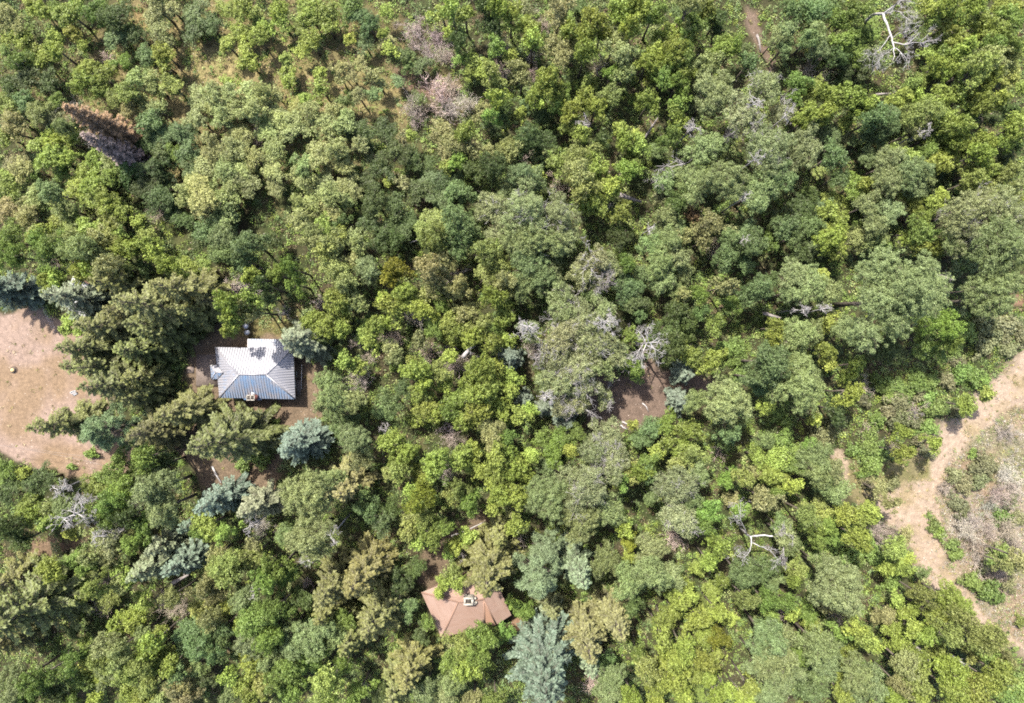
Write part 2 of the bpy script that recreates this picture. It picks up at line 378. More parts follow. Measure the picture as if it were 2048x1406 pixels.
# ------------------------------------------------------------------ the wood: crowns as read off the photograph, per tile (tile pixels, 2.926 per photo pixel)
TILES = {(0, 0): '''
m 190,30,60 250,70,70 420,90,90 440,200,60 1340,60,80 1430,50,80 1500,110,70 1330,260,60 1410,190,70 1510,220,70 1550,160,50 1440,300,60 1460,365,60 1640,60,70 1650,130,60 1800,60,90 1900,80,90 1780,180,70 1820,240,80 1920,150,60 1760,300,50 1680,420,60 1690,480,60 1680,350,50 1880,430,50 1880,520,60 30,270,60 130,230,70 200,290,60 230,370,70 330,300,70 330,220,50 490,270,40 500,400,70 470,480,80 600,450,80 640,405,50 960,315,70 960,370,60 30,800,60 220,850,60 310,830,70 390,820,80 300,920,90 390,930,70 560,940,80 520,1000,70 650,1030,70 560,1080,80 450,1090,80 60,1100,80 560,1170,90 640,1190,80 640,1280,80 600,1345,70 700,1240,70 500,1330,60 220,1370,70 820,1300,50 1790,580,50 1900,1340,80 1990,1370,60 1350,500,55 40,1020,50
n 1000,500,75 740,540,80 1740,640,80 430,1350,90 340,1290,60 690,590,70 420,1260,65 70,660,60 870,1375,50
y 2030,240,30
w 40,110,100 930,50,90 900,130,60 960,220,85 2000,470,45 1990,400,50 740,625,70 90,960,70 130,1010,80 120,1200,60 60,1240,90 160,1280,85 600,1390,70 70,700,70 100,770,80 1040,530,50 1560,615,55 1620,560,50
o 1010,60,60 820,460,80 900,500,80 760,560,70 820,600,70 920,640,60 1160,560,80 1260,560,85 1340,545,75 1460,560,80 1540,545,70 1300,680,80 1370,640,80 1150,690,80 1120,740,60 1240,640,60 1480,640,90 1600,680,90 1560,760,90 1660,730,95 1730,760,90 1840,680,80 1910,760,90 1970,670,70 2010,740,70 1390,800,90 1380,880,90 1240,890,100 1330,930,80 1240,985,90 1310,1010,80 1400,990,100 1450,1080,95 1370,1080,80 1490,930,80 1600,870,90 1600,1000,80 1610,1080,70 1130,1080,85 1100,1150,85 1200,1160,110 1310,1150,95 1330,1240,90 1190,1250,75 1860,900,90 1920,960,80 1790,960,85 1780,1050,80 1870,1080,85 1980,880,80 2010,980,60 1930,1150,100 2000,1090,60 1780,1200,90 1850,1230,80 1760,1290,75 1910,1240,80 380,1220,80 220,1160,80 640,965,75 1720,690,60 1840,1380,70
g 330,60,60 560,90,70 440,30,50 560,530,75 730,370,60 100,350,80 200,1000,60 360,1010,70 80,1340,70 40,590,60 330,600,60 1440,860,40 1010,900,60 610,40,60
e 700,230,80 870,330,70 150,590,70 1060,780,90 950,800,90 880,720,85 1090,880,85 1120,1000,60 1260,1310,75 1200,1370,85 1150,70,85
d 690,110,105 800,200,70 1130,170,85 1230,150,75 160,470,90 280,480,80 60,500,70 740,1010,75 810,1060,80 870,840,80 920,980,90 860,1095,90 960,1080,90 950,1170,95 1020,1240,75 1090,1290,70 1980,1290,55 930,900,60
c 230,660,80 320,690,70 380,745,55 300,1120,70 1300,1390,80
B 600,330,40 1480,770,60 880,1220,60
''', (680, 0): '''
g 60,30,80 700,340,50 920,280,60 1340,130,50 1080,150,50 1830,90,80 1900,440,85 2020,200,55 1980,490,70 1590,430,60 1310,555,60 1680,1000,80 1720,955,60 880,680,50 1920,830,70 1960,620,50 2000,570,50 1400,310,50
e 110,90,70 180,150,60 150,260,60 480,380,60 200,550,55 340,480,50 700,1130,85 590,1170,75 360,1370,60 1850,880,60 540,1080,90
m 270,75,50 60,230,45 250,200,40 600,80,65 730,90,60 640,190,40 930,60,75 1000,95,75 1120,190,80 1130,245,60 1480,130,85 1440,200,75 1530,200,70 1330,190,60 1430,310,75 1640,70,95 1740,60,85 1700,155,60 1910,200,80 1960,290,80 1850,330,85 1800,375,75 1935,340,70 1820,440,65 1800,600,75 1460,490,60 1440,560,60 1500,620,70 780,370,60 760,420,55 820,420,50 930,590,60 1200,480,80 1140,560,70 1170,610,55 1255,520,70 1060,670,45 1340,650,70 1360,740,70 1290,620,60 1410,600,60 1420,785,60 740,780,70 700,940,65 630,980,50 1150,1020,60 1480,980,90 1550,1080,80 1500,1190,80 1440,1210,65 1650,1240,75 1600,1100,60 1720,800,60 1640,760,60 1665,830,70 1750,870,60 1700,920,50 1960,670,65 1985,720,60 1240,560,50
y 650,55,75 290,290,55 1000,330,60 420,800,50 290,1060,50
n 880,430,65 910,500,65 1280,960,75 1380,900,85 1440,920,85 1570,560,75 560,1290,90 520,1345,80 560,1390,60 1420,1100,100
o 1650,190,105 1640,310,90 1660,440,65 1380,1010,95 980,850,70 1010,900,60 950,920,55 60,1100,85 30,690,70 30,960,50 20,900,55 100,1370,60 40,1180,50
w 1280,80,95 280,250,55 1600,260,55 1040,390,65 1060,455,60 70,440,50 200,440,55 230,490,50 110,560,50 120,370,50 600,760,65 560,800,45 690,850,85 620,890,65 780,880,60 830,660,60 120,850,55 180,930,40 370,825,40 1070,50,55 370,1070,50 1880,1160,60 1290,300,110 870,880,45
d 390,320,55 400,380,50 690,230,65 850,30,75 880,150,85 1400,60,65 1990,80,55 1180,680,70 960,670,70 900,740,60 60,760,85 150,800,85 260,770,85 340,900,105 420,930,75 250,980,80 170,1050,70 520,960,60 450,1120,85 640,1060,100 200,1180,95 320,1200,85 180,1300,85 400,1300,75 290,1340,75 1090,820,105 1180,850,100 900,980,95 800,1000,80 1530,830,60 1960,1180,70 470,575,45 40,590,55 750,920,60
c 1000,1100,85 1060,1040,95 1130,1060,80 1900,1080,75 1965,1040,65 2020,1100,60 1900,1270,70 1960,1310,65 1870,1370,75
k 900,1230,120 1090,1220,165 1270,1270,140 1130,1370,120 960,1370,90
e 690,1300,110 750,1345,80 1080,640,45
B 420,105,60 420,190,60 560,160,70 500,260,60 590,285,65 650,310,50 930,220,60 1210,100,45 1120,310,40 1130,405,45 950,380,50 1530,360,50 560,490,85 640,470,60 410,590,65 540,600,55 640,610,60 740,570,75 440,680,50 1090,900,45 1300,1065,55 1560,1180,45 1440,715,35
''', (1348, 0): '''
o 90,40,90 220,370,70 1830,350,70 2010,1000,60 1980,1110,60 1900,380,70
m 170,60,70 60,230,60 40,430,80 1500,60,80 1580,40,70 1600,150,90 1740,50,80 1790,140,80 1870,185,75 1770,215,60 1640,240,80 1540,260,80 1490,320,60 1580,330,80 1685,300,60 1530,400,65 2010,300,60 1680,440,80 1840,460,70 2030,520,55 1340,560,60 1400,560,60 870,560,70 800,540,80 760,700,80 880,665,70 960,590,80 1040,570,80 1060,640,75 1130,630,65 1010,720,55 1260,620,60 1300,600,50 1490,620,85 1560,580,75 1560,700,85 1600,780,85 1660,740,75 1640,840,75 1560,870,85 1540,950,75 1615,920,75 1470,960,60 1720,870,80 1780,900,75 1800,830,70 1880,600,65 1980,760,90 2020,700,55 1760,1010,80 1840,980,75 1060,1090,80 1120,1080,55 1560,1150,60 1500,1185,55 1390,1200,65 930,1180,80 900,1240,65 960,1310,70 880,1365,65 2010,1180,65
y 1900,40,75 2000,60,70 1650,560,70 1720,565,75 1800,620,80
n 1950,330,75 1760,420,105 1960,450,80 1730,1065,75 1850,1070,85 1940,1020,75 1420,680,105 1330,920,85 850,1010,50
g 60,110,60 130,150,80 40,320,80 280,290,85 360,260,60 960,110,85 1060,60,85 1130,120,75 990,240,85 1080,210,75 1060,310,75 1500,130,55 1650,100,75 2000,130,60 1950,110,80 1950,240,75 1860,270,75 1600,430,55 1480,430,60 1440,480,65 1380,500,55 690,580,60 720,490,80 1520,785,75 1480,880,65 1740,660,60 1920,830,75 1470,1260,65 1420,1340,75 1100,1380,65 1140,200,55
d 250,110,65 250,180,60 400,320,55 950,330,65 1000,400,60 1140,380,75 1850,700,60 1940,920,60 2020,850,55 790,1150,60 740,1240,100 580,1310,60 1950,640,55
e 690,60,75 800,80,100 430,380,60 900,40,80 1160,690,90 1230,720,95 1130,785,80 1200,800,80 1130,920,60 850,1210,80 650,1330,85 800,1330,80 900,800,100 920,920,90 950,1040,70 860,720,50
c 150,400,60 660,170,70 820,190,80 780,230,65 850,300,60 600,220,60 640,280,60 1370,130,60 220,540,130 190,880,120 130,1100,110 740,880,130 600,1050,105 470,1130,130 300,1060,150 1240,960,105 1380,1000,105 1240,1060,100 1400,1085,85 1460,1040,60 1120,1210,75 1180,1320,75 1260,1240,85 430,1350,75
k 520,530,120 380,700,120 620,680,85 540,880,145 1720,1230,150 1900,1250,150 1720,1370,140 1630,1290,85 2010,1350,110
w 1020,800,50 1400,760,70 1150,1150,50 1300,1220,55 60,1380,65 180,1345,100 300,1360,65
B 820,380,50 900,420,50 1860,640,40
R 110,1260,50
''', (0, 460): '''
g 60,60,70 90,150,70 230,60,70 290,110,85 360,60,65 50,180,55 1200,210,55 1620,260,60 1700,220,65 1740,320,60 700,1370,85 860,1330,90 280,240,50
o 420,60,75 500,120,105 600,140,85 1840,60,75 1950,80,80 1960,230,90 2010,310,65
n 640,80,85 1900,130,70
w 660,210,85 1460,470,75 560,60,60
m 720,110,70 780,110,75 850,90,65 900,120,60 560,230,75 480,240,75 600,270,70 690,20,55 280,305,65 340,280,60 420,540,60 390,580,50 500,570,55 1000,210,75 1100,230,75 1480,270,65 1360,430,90 1390,540,60 1340,590,45 1470,400,60 1960,400,80 1830,530,70 1900,560,80 1980,520,80 1960,600,60 2020,460,50
d 740,240,65 850,230,60 1600,60,60 1540,330,60 950,1370,80 1880,660,55
e 1200,60,65 1330,130,105 1450,90,105 1300,50,85 1420,180,85 1560,400,60 1980,1090,95 2010,1200,75
c 1930,900,85 1960,980,100 1900,1010,65
l 1500,1310,85 1420,1370,55 1610,1130,30 530,1310,40 420,1385,25 1590,1265,50
U 60,350,135 1760,1240,155
J 480,400,125 1772,650,128
S 760,330,120 960,450,165 1130,360,150 680,570,150 560,690,130 550,790,110 720,900,150 430,1120,135 1090,1060,140 930,1170,130 1370,1205,190 860,860,100 840,700,115 640,800,110 980,600,120 900,560,110 1180,480,100 860,970,95 1260,420,90 780,480,110
P 700,1150,160
B 440,160,50 1390,290,75 1320,330,55 620,440,45 1850,420,40 250,190,50 1440,520,30
''', (680, 460): '''
o 20,60,60 110,80,65 60,210,80 30,300,75 60,380,65 100,430,65 960,300,75 1520,800,95
m 20,470,60 20,570,50 900,400,75 960,450,60 270,430,65 260,400,55 380,350,70 400,430,85 330,490,60 480,470,75 200,570,75 260,540,55 140,610,60 180,660,60 640,540,75 690,580,75 660,640,65 780,620,75 880,650,75 960,520,65 990,650,60 640,740,60 40,760,60 100,800,55 460,820,85 420,780,55 820,830,105 880,880,85 780,900,85 820,960,95 900,800,60 1010,870,60 1000,940,55 800,1060,85 940,1030,75 960,1100,60 1060,1090,60 1110,1060,55 720,1120,70 770,1290,75 700,1330,85 560,1350,95 760,1370,60 980,1290,80 920,1350,85 1050,1370,60 1120,1320,60 310,1240,85 400,1290,70 340,1360,65 560,1080,65 1710,1140,40 1850,1300,55 1990,1280,75 600,900,60
y 490,900,75 480,960,85 500,1040,85 440,1110,65 1350,1290,60 1920,1230,65
n 550,50,95 860,130,95 920,200,95 880,270,95 590,830,80 830,580,90 1990,1360,65 500,380,60
q 340,230,75 295,285,55
w 520,210,95 620,200,85 560,300,95 700,340,75 640,370,60 760,470,80 720,500,60 300,700,65 330,740,55 470,650,60 980,360,60 900,1170,85 880,1225,70 120,1350,75
d 240,80,75 330,60,65 1290,150,75 1960,480,85 2020,520,75 1880,600,95 1940,680,90 1640,60,70
e 690,70,120 760,30,75 640,150,75 1690,340,95 1760,270,75 1640,300,60 1740,430,75 1680,430,60 1760,500,40 300,1010,85 240,1070,55 370,930,60 60,1090,60 1220,1380,60 1820,1160,75 1760,1220,65
g 600,440,60 540,570,75 930,590,65 690,990,85 640,1060,60 980,1210,65 1180,1220,65 1280,1220,75 1380,1190,60 1250,1310,75 1250,380,65 1640,150,60 1680,200,60 1900,1120,65 1790,1360,65 1690,620,60 1735,850,50 1680,780,65 1735,815,55
c 170,240,80 1040,70,110 1180,60,120 1310,60,105 1100,180,120 1180,270,100 1080,320,90 1240,230,90 1420,270,85 1460,370,65 40,990,95 90,1210,100 1830,90,85 1920,60,100 1860,200,100 1960,160,90 1900,300,80 2010,250,60 1980,370,55
k 1480,180,95 1570,210,75 1490,310,75 1300,470,125 1410,520,125 1540,470,85 1310,620,130 1440,640,130 1560,680,110 1625,730,80 1270,760,120 1410,790,120 1290,890,115 1420,900,115 1320,1000,100 1390,1020,80 1550,980,70 1340,400,70 1110,590,75 1560,1220,120 1470,1300,100 1600,1330,105 1480,1390,75
B 400,510,65 470,515,55 310,630,65 90,650,45 500,720,65 650,800,75 720,780,60 160,740,45 100,880,65 620,1190,55 640,1245,65 650,660,40 660,260,60 1140,690,60 2020,830,40
U 1000,740,95 1080,1000,70 1180,1040,60 1280,1060,80 1335,1125,65 1990,1010,75 1990,820,50
''', (1348, 460): '''
w 180,60,60 300,330,65 40,380,50
m 900,60,85 930,120,75 960,30,60 1370,60,60 1440,80,75 1530,110,65 860,260,55 900,540,60 600,570,65 100,740,75 60,720,55 210,770,85 900,760,60 880,700,65 730,760,70 1000,870,55 1030,960,75 1050,800,70 490,1330,75 600,1340,85 540,1040,55 1820,960,55 1700,1020,70 1320,1300,65 1500,1240,55 1310,1180,50 90,1170,75
o 1080,60,75 1160,50,75
g 540,90,60 1200,90,60 1480,30,60 150,380,60 340,440,60 230,560,60 1450,560,85 1560,560,95 1490,690,85 1600,640,75 680,1370,65 780,1260,55
d 720,130,60 1240,700,95 960,1050,85 300,1240,55 60,540,100 150,480,50
e 300,170,85 380,130,65 420,200,65 450,80,95 700,40,65 800,120,75 490,350,105 560,300,60 420,370,60 540,770,120 470,860,90 620,740,65 500,920,60 330,1200,60
c 330,50,60 700,260,105 780,340,110 670,370,75 900,370,75 1280,390,290 1000,560,75 720,600,110 800,600,80 720,885,185 290,1010,165 120,1000,75 520,1230,55 820,1330,105 900,1390,75 1830,395,165 1870,110,190 1640,80,90 1730,350,70
y 580,640,60 820,1110,55
n 100,1310,85 40,1260,55
l 280,690,55 350,690,75 390,760,60 380,850,55 600,1080,50 650,1130,50 640,1220,75 1700,600,70 1200,900,60 1290,920,70 1260,970,55 1420,900,70 1500,880,60 1350,960,55 1540,1040,65 1480,980,55 1680,830,65 1740,860,65 1800,900,55 1180,1110,55 1480,1160,65 1140,1250,75 1200,1290,60 1160,1370,80 1060,1290,55 1750,1310,35 700,1290,60 1640,700,60 1120,1340,50
v 1830,560,95 1930,560,85 1800,680,75 1900,620,60 2020,640,55 1300,1000,75 1590,880,60 1650,760,55 1340,1100,75 1280,1130,55 1400,1120,55 1250,1060,50 1440,970,45 940,1120,70 870,1210,80 1430,1220,55 1660,1070,45 1830,1370,75 1950,700,60 1480,1300,45 1100,1000,50
B 270,90,60 1600,290,45 290,1310,45 1430,1075,50
t 1950,1190,60 1120,920,45 1280,1280,45 1130,1170,45
U 60,840,75 30,990,75
''', (0, 926): '''
g 40,40,75 200,220,60 640,100,85 650,220,95 720,150,90 560,280,75 660,310,75 850,370,75 560,130,85 1320,400,60 1180,400,60 440,560,60 530,600,60 1560,680,80 1680,660,75 1620,620,85 1520,900,115 1620,850,95 1600,1000,95 1800,1130,95 1880,1060,95 1700,1200,85 1620,1260,95 1700,1340,85 1900,1340,85 470,1260,75 450,1130,75 250,1260,110 440,1380,65 200,1370,95 780,470,60 1900,900,70
m 140,45,45 160,260,75 190,300,65 310,340,60 420,410,50 300,600,70 340,640,50 500,700,70 480,770,60 800,900,70 830,850,60 780,950,50 840,790,55 1340,840,60 680,985,80 960,1100,85 950,980,50 560,1260,75 900,1180,75 560,1385,60 760,1350,75 850,1375,70 520,1160,60 1340,1230,60 1430,1290,75 1480,1350,75 1470,1150,85 1450,950,85 490,1040,45 1220,370,95 1010,1170,65
y 700,640,65 780,660,60 900,1040,75 860,1090,75
n 580,720,75 640,790,75 1180,860,75 1330,600,115 1400,560,75 1480,540,75 1530,1270,95 1940,1260,105 620,1140,85 820,1180,75 760,1230,75 880,1280,75 1250,620,60
o 540,540,65 640,1040,75 720,1080,75 700,1160,60 640,1240,75 1250,900,75 560,420,60 960,1380,60 300,260,50 720,710,60
w 700,440,70 620,560,80 1270,530,60 1200,720,75 1270,760,75 1480,480,55 1080,1270,90 1030,1330,90 1100,1380,75 1020,780,75
d 60,110,75 40,190,65 60,370,100 130,440,75 760,310,75 1200,1260,75 330,1330,75 1780,800,75 1740,740,50 250,100,95 430,980,60
e 1130,980,105 1200,1060,110 1100,1050,75 1300,980,75 1290,1100,75 1050,1220,60
c 920,150,135 980,260,110 400,250,95 1790,180,180 1820,430,165 1930,120,110 1700,420,75 1440,800,95 1480,1050,105 1580,1130,95 1700,980,85 1830,1000,120 120,1280,110 80,1375,95 1160,1190,55 840,990,60 1340,1370,60 1740,1070,80 1960,1000,80
k 640,450,80 820,200,60
U 1300,200,125 1100,370,50 1080,570,110
J 1530,230,105 960,470,80 890,600,105
T 1990,120,115
S 190,830,210 80,680,110 70,1010,120 1960,700,120 1930,830,100
B 560,870,65 900,830,65 1000,880,65 1490,400,65 1780,720,35
''', (680, 926): '''
T 70,120,110 1430,990,140 1600,890,120 1240,830,75
m 470,60,75 430,170,60 500,120,55 460,450,60 820,60,60 930,80,75 1010,50,75 1080,80,60 960,190,85 1040,190,75 900,250,60 1040,350,55 1010,385,50 1750,60,65 1660,380,65 1690,550,50 670,480,65 740,430,60 640,520,50 580,760,40 760,1170,95 830,1220,60 1860,1290,75 1830,1380,75 1700,1370,75 1900,1080,65 690,690,55 900,130,60 1020,820,50
y 620,700,60 1960,740,75 1900,920,85 1950,870,65 1880,1000,75 1990,850,60 1900,1180,85 1980,1120,95 2010,1040,60 1960,1260,95 2010,1350,65
n 300,60,60 360,50,75 420,330,85 400,400,65 510,310,70 700,160,75 650,190,60 660,640,65 725,1060,105 1800,1200,95 1680,60,80
q 480,205,95 1690,450,60
g 540,430,75 600,370,65 760,230,75 1080,860,60 800,1080,110 830,1010,90 522,930,45 880,1010,60 1640,100,60 1640,340,60 1750,1120,65 120,1340,75 20,1180,75 30,920,75 655,1140,80 900,1370,70 960,990,60
e 250,350,80 170,270,75 400,840,75 1790,60,60 1560,1150,65 1720,740,60
d 300,260,60 350,700,75 240,1340,70 1720,830,60 130,180,60 470,1015,55 460,600,60 400,640,55
c 1190,180,150 1400,330,140 1560,280,115 1560,560,95 1800,640,120 1820,500,95 1690,690,105 1930,660,85 650,1280,80 500,1340,85 620,1350,75 1590,1260,105 1560,1350,85 1500,620,50 1820,200,50
k 1450,140,180 1960,120,150 1970,300,125
w 1000,270,55 780,1380,75
S 870,600,175 930,410,90 150,620,150 220,880,140 80,1000,105 420,1180,130 340,1290,110 300,810,90
J 1390,600,115 1230,980,95 1450,1130,95
P 1150,610,170 1210,480,105
U 1180,1160,240
B 610,60,60 720,560,55 1040,490,50 1980,460,65 1490,1200,55 1480,1330,65
''', (1348, 926): '''
c 130,60,85 90,200,75 50,300,75 820,60,85 900,50,85 950,160,80 860,120,70 680,480,70 620,360,60 540,1000,130 600,1110,140 500,1160,95 640,1230,110 560,1330,105 840,1060,120 880,1140,95 860,1210,80 1060,1230,115 1130,1290,110 960,690,180 870,600,75 990,820,70
k 640,420,90
g 200,280,85 160,370,75 300,80,60 380,270,60 600,160,50 930,430,60 830,450,60 1340,620,50 780,880,65 720,1100,95 960,1000,60 540,800,70 560,870,60 620,800,70 1830,1120,60 900,350,60
m 560,60,75 620,90,75 650,40,55 700,130,60 1060,430,75 800,360,75 690,860,60 440,1300,65 800,940,65 1010,1120,75 980,1340,75 1290,960,75 1600,790,100 1680,850,75 1560,940,75 1520,1080,75 1460,1000,75 1400,1130,95 1430,1340,75 1280,1370,75 1600,1200,105 1690,1290,95 1620,1330,85 1750,1330,95 1500,880,65 1310,1050,75 1350,560,60 1880,1220,95 990,290,75 1080,310,85 1150,290,60 1240,620,55 1800,1250,70
l 1000,380,75 1140,500,75 1190,560,65 1000,540,75 1060,560,55 1960,1180,85 1990,1280,75 1920,1330,85 2020,1370,60 1270,690,75 1530,370,42 1570,420,45 1630,480,50 1660,540,45 1500,310,22 1740,690,65 1830,740,85 1880,790,55 1910,310,60 1900,520,70 1860,560,55 2030,930,45 1160,20,60 1120,60,45
y 240,480,75 200,560,75 130,620,60 270,680,65 690,690,50 220,760,75 170,830,75 40,800,85 60,700,60 250,870,75 330,910,60 130,900,85 180,1000,105 60,1080,85 150,1140,85 240,1130,65 100,1230,85 200,1250,75 40,1320,85 250,1360,75 320,1340,65 400,1370,75 1090,1010,95 1060,960,60 1150,1050,60 1300,800,60 1330,880,65 1400,860,60 1380,940,65 130,1360,70 90,770,55
q 270,1030,70
n 400,80,65 760,290,75 830,260,85 880,290,60 400,780,75 700,620,75 1450,770,75 1620,990,85 1740,960,120 1800,1020,100 1380,1240,95 1740,1080,80 1300,500,75
w 470,60,50 500,200,65 560,225,60 1200,150,60 1260,240,55 1350,420,55 890,830,65 1240,900,75 1330,1150,85 1310,1280,75 1890,1110,75 1950,600,65 2020,560,65 330,210,50
e 380,630,95 430,690,60 540,620,85 580,680,60 800,1330,95 1450,640,45 560,740,50
v 1700,130,60 1800,100,60 1660,230,60 1640,70,55 1760,40,50 1690,300,50 1280,120,50 1960,230,55 2000,330,55 1950,700,60 1820,620,50 1130,120,50
t 1900,180,75 1930,60,75 1740,330,75 1940,400,95 1700,400,85 1760,480,75 1870,640,70 1180,410,75 1280,400,65 1840,400,65 1990,150,60 1580,150,40 1850,250,60 1990,490,60 1780,570,55
B 980,890,65 650,900,45
''',
}
# ------------------------------------------------------------------ ground, lot, trail, clearings
LAT = rng.random((64, 64))
def vnoise(x, y, s, o=0):
    x = np.asarray(x) / s + o * 7.3 + 1000; y = np.asarray(y) / s + o * 3.1 + 1000
    xi = np.floor(x).astype(int); yi = np.floor(y).astype(int); fx = x - xi; fy = y - yi
    fx = fx * fx * (3 - 2 * fx); fy = fy * fy * (3 - 2 * fy)
    g = lambda a, b: LAT[a % 64, b % 64]
    return (g(xi, yi) * (1-fx) + g(xi+1, yi) * fx) * (1-fy) + (g(xi, yi+1) * (1-fx) + g(xi+1, yi+1) * fx) * fy - .5
def polyfield(pts, X, Y):
    """signed distance in metres (inside positive) of a polygon given in photo pixels"""
    p = np.array([(P(a, b).x, P(a, b).y) for a, b in pts]); n = len(p)
    d = np.full(X.shape, 1e9); ins = np.zeros(X.shape, bool)
    for i in range(n):
        a = p[i]; b = p[(i+1) % n]; e = b - a; wx = X - a[0]; wy = Y - a[1]
        t = np.clip((wx * e[0] + wy * e[1]) / (e @ e), 0, 1)
        d = np.minimum(d, np.hypot(wx - e[0] * t, wy - e[1] * t))
        c = (a[1] > Y) != (b[1] > Y)
        with np.errstate(divide='ignore', invalid='ignore'):
            ins ^= c & (X < (b[0] - a[0]) * (Y - a[1]) / (b[1] - a[1] + 1e-12) + a[0])
    return np.where(ins, d, -d)
AREAS = {   # (polygon, soil colour, edge softness)
 'gravel_lot': [([(-320,610),(0,626),(62,620),(105,640),(150,650),(200,700),(230,760),(220,850),(262,900),(250,950),(180,962),(110,948),(55,925),(20,905),(-320,880)], (197, 171, 156), .5)],
 'yard': [([(380,690),(430,650),(500,655),(590,660),(640,720),(668,800),(640,850),(600,870),(540,1000),(400,985),(380,930),(330,880),(370,800)], (150, 130, 108), .8),
          ([(40,1095),(110,1078),(175,1072),(180,1084),(120,1110),(60,1120)], (152, 128, 104), .5),
          ([(960,1010),(985,1025),(960,1060),(900,1100),(870,1180),(840,1170),(850,1100),(890,1060)], (138, 120, 98), .7),
          ([(1020,1225),(1060,1235),(1040,1265),(1015,1260)], (180,145,118), .5)],
 'clearing': [([(1150,735),(1230,745),(1268,735),(1300,712),(1335,745),(1400,755),(1470,768),(1462,785),(1380,786),(1350,800),(1320,830),(1275,858),(1230,862),(1185,850),(1165,800)], (152, 131, 118), .8),
              ([(1496,10),(1516,20),(1538,70),(1548,145),(1538,148),(1515,90),(1498,40)], (150, 130, 114), .6),
              ([(1668,910),(1690,905),(1705,940),(1690,1005),(1672,1000),(1676,950)], (206,184,160), .4),
              ([(1985,590),(2048,580),(2060,620),(1990,625)], (175,140,115), .5)],
 'dirt_trail': [([(2120,680),(2040,700),(1972,772),(1895,835),(1840,905),(1762,935),(1738,1000),(1780,1070),(1825,1115),(1850,1158),(1910,1205),(1960,1262),(2040,1312),(2120,1345),(2120,1318),(2046,1284),(1985,1228),(1955,1185),(1918,1130),(1905,1085),(1908,1010),(1912,965),(1950,895),(2005,860),(2060,815),(2120,780)], (214, 190, 168), 1.8)],
 'scrub_slope': [([(2150,760),(2050,790),(1990,845),(1930,880),(1888,960),(1890,1010),(1880,1090),(1900,1140),(1950,1190),(1985,1235),(2046,1290),(2150,1340)], (184, 168, 148), .8)],
 'grass': [([(330,70),(470,100),(560,170),(530,200),(380,190),(300,150)], (188,172,122), .8),
           ([(590,130),(680,120),(690,190),(610,200)], (180,162,115), .8),
           ([(270,20),(330,40),(380,150),(350,170),(270,90)], (172,150,105), .8),
           ([(200,100),(250,140),(240,170),(190,130)], (165,145,105), .8),
           ([(690,130),(800,150),(820,240),(760,270),(700,210)], (175,158,112), .8),
           ([(760,120),(920,165),(900,200),(800,180)], (164, 134, 116), .8),
           ([(440,640),(600,620),(620,680),(470,670)], (140,130,85), .6),
           ([(1700,920),(1880,900),(1860,960),(1720,1010),(1690,960)], (160,150,110), .8)],
}
def axis_pts(inner, step, outer):
    a = list(np.arange(-inner, inner + 1e-6, step)); s = step
    while a[-1] < outer: s *= 1.5; a.append(a[-1] + s); a.insert(0, -a[-1])
    return np.array(a)
gxs = axis_pts(76, .27, 420); gys = axis_pts(54, .27, 420)
GX, GY = np.meshgrid(gxs, gys)
def soil_at(X, Y):
    wx = X + vnoise(X, Y, 2.2, 1) * 1.6 + vnoise(X, Y, .7, 2) * .6; wy = Y + vnoise(X, Y, 2.2, 3) * 1.6 + vnoise(X, Y, .7, 4) * .6
    f = np.clip(vnoise(X, Y, 3.0, 5) + vnoise(X, Y, 1.1, 6) * .7 + .5, 0, 1)[..., None]
    base = np.array(lin((98, 90, 66))) * (1 - f) + np.array(lin((84, 96, 54))) * f
    zone = np.clip(1.25 - np.hypot((X + 38) / 30, (Y - 36) / 17), 0, 1); zk = np.clip(zone * 1.6 + vnoise(X, Y, 3, 30) * 1.2 - .35, 0, 1)[..., None]
    base = base * (1 - zk * .9) + np.array(lin((178, 162, 114))) * zk * .9        # sunny dry-grass slope under the thin oaks
    M = {}
    for name, lst in AREAS.items():
        for pts, col, soft in lst:
            m = np.clip(.5 + polyfield(pts, wx, wy) / soft, 0, 1)
            M[name] = np.maximum(M.get(name, 0), m)
            c = np.array(lin(col)) * np.ones(base.shape)
            if name == 'gravel_lot':
                k = np.clip(vnoise(X, Y, 5, 8) * 1.8 + vnoise(X, Y, 1.5, 9) * .9 + .25, 0, 1)[..., None]; c = c * (1 - k * .8) + np.array(lin((178, 150, 118))) * k * .8
            if name == 'scrub_slope':
                k = np.clip(vnoise(X, Y, 4, 10) * 2 + vnoise(X, Y, 1.3, 11) + .5, 0, 1)[..., None]; c = c * (1 - k) + np.array(lin((186, 162, 136))) * k
                k = np.clip(vnoise(X, Y, 5, 12) * 2.4 + vnoise(X, Y, 1.0, 13) * .8 + .1, 0, 1)[..., None]; c = c * (1 - k * .7) + np.array(lin((150, 152, 105))) * k * .7
            if name == 'dirt_trail':
                k = np.clip(vnoise(X, Y, 3, 14) * 2 + vnoise(X, Y, .8, 15) * 1.1 + .1, 0, 1)[..., None]; c = c * (1 - k * .6) + np.array(lin((178, 160, 112))) * k * .6
            if name == 'clearing':
                k = np.clip(vnoise(X, Y, 3, 16) * 2 + .4, 0, 1)[..., None]; c = c * (1 - k * .5) + np.array(lin((136, 116, 100))) * k * .5
            if name == 'grass':
                k = np.clip(vnoise(X, Y, 1.4, 17) * 2 + .5, 0, 1)[..., None]; c = c * (1 - k * .5) + np.array(lin((150, 150, 92))) * k * .5
            base = base * (1 - m[..., None]) + c * m[..., None]
    return base * ALB * .48, M
SOIL, MASK = soil_at(GX, GY)
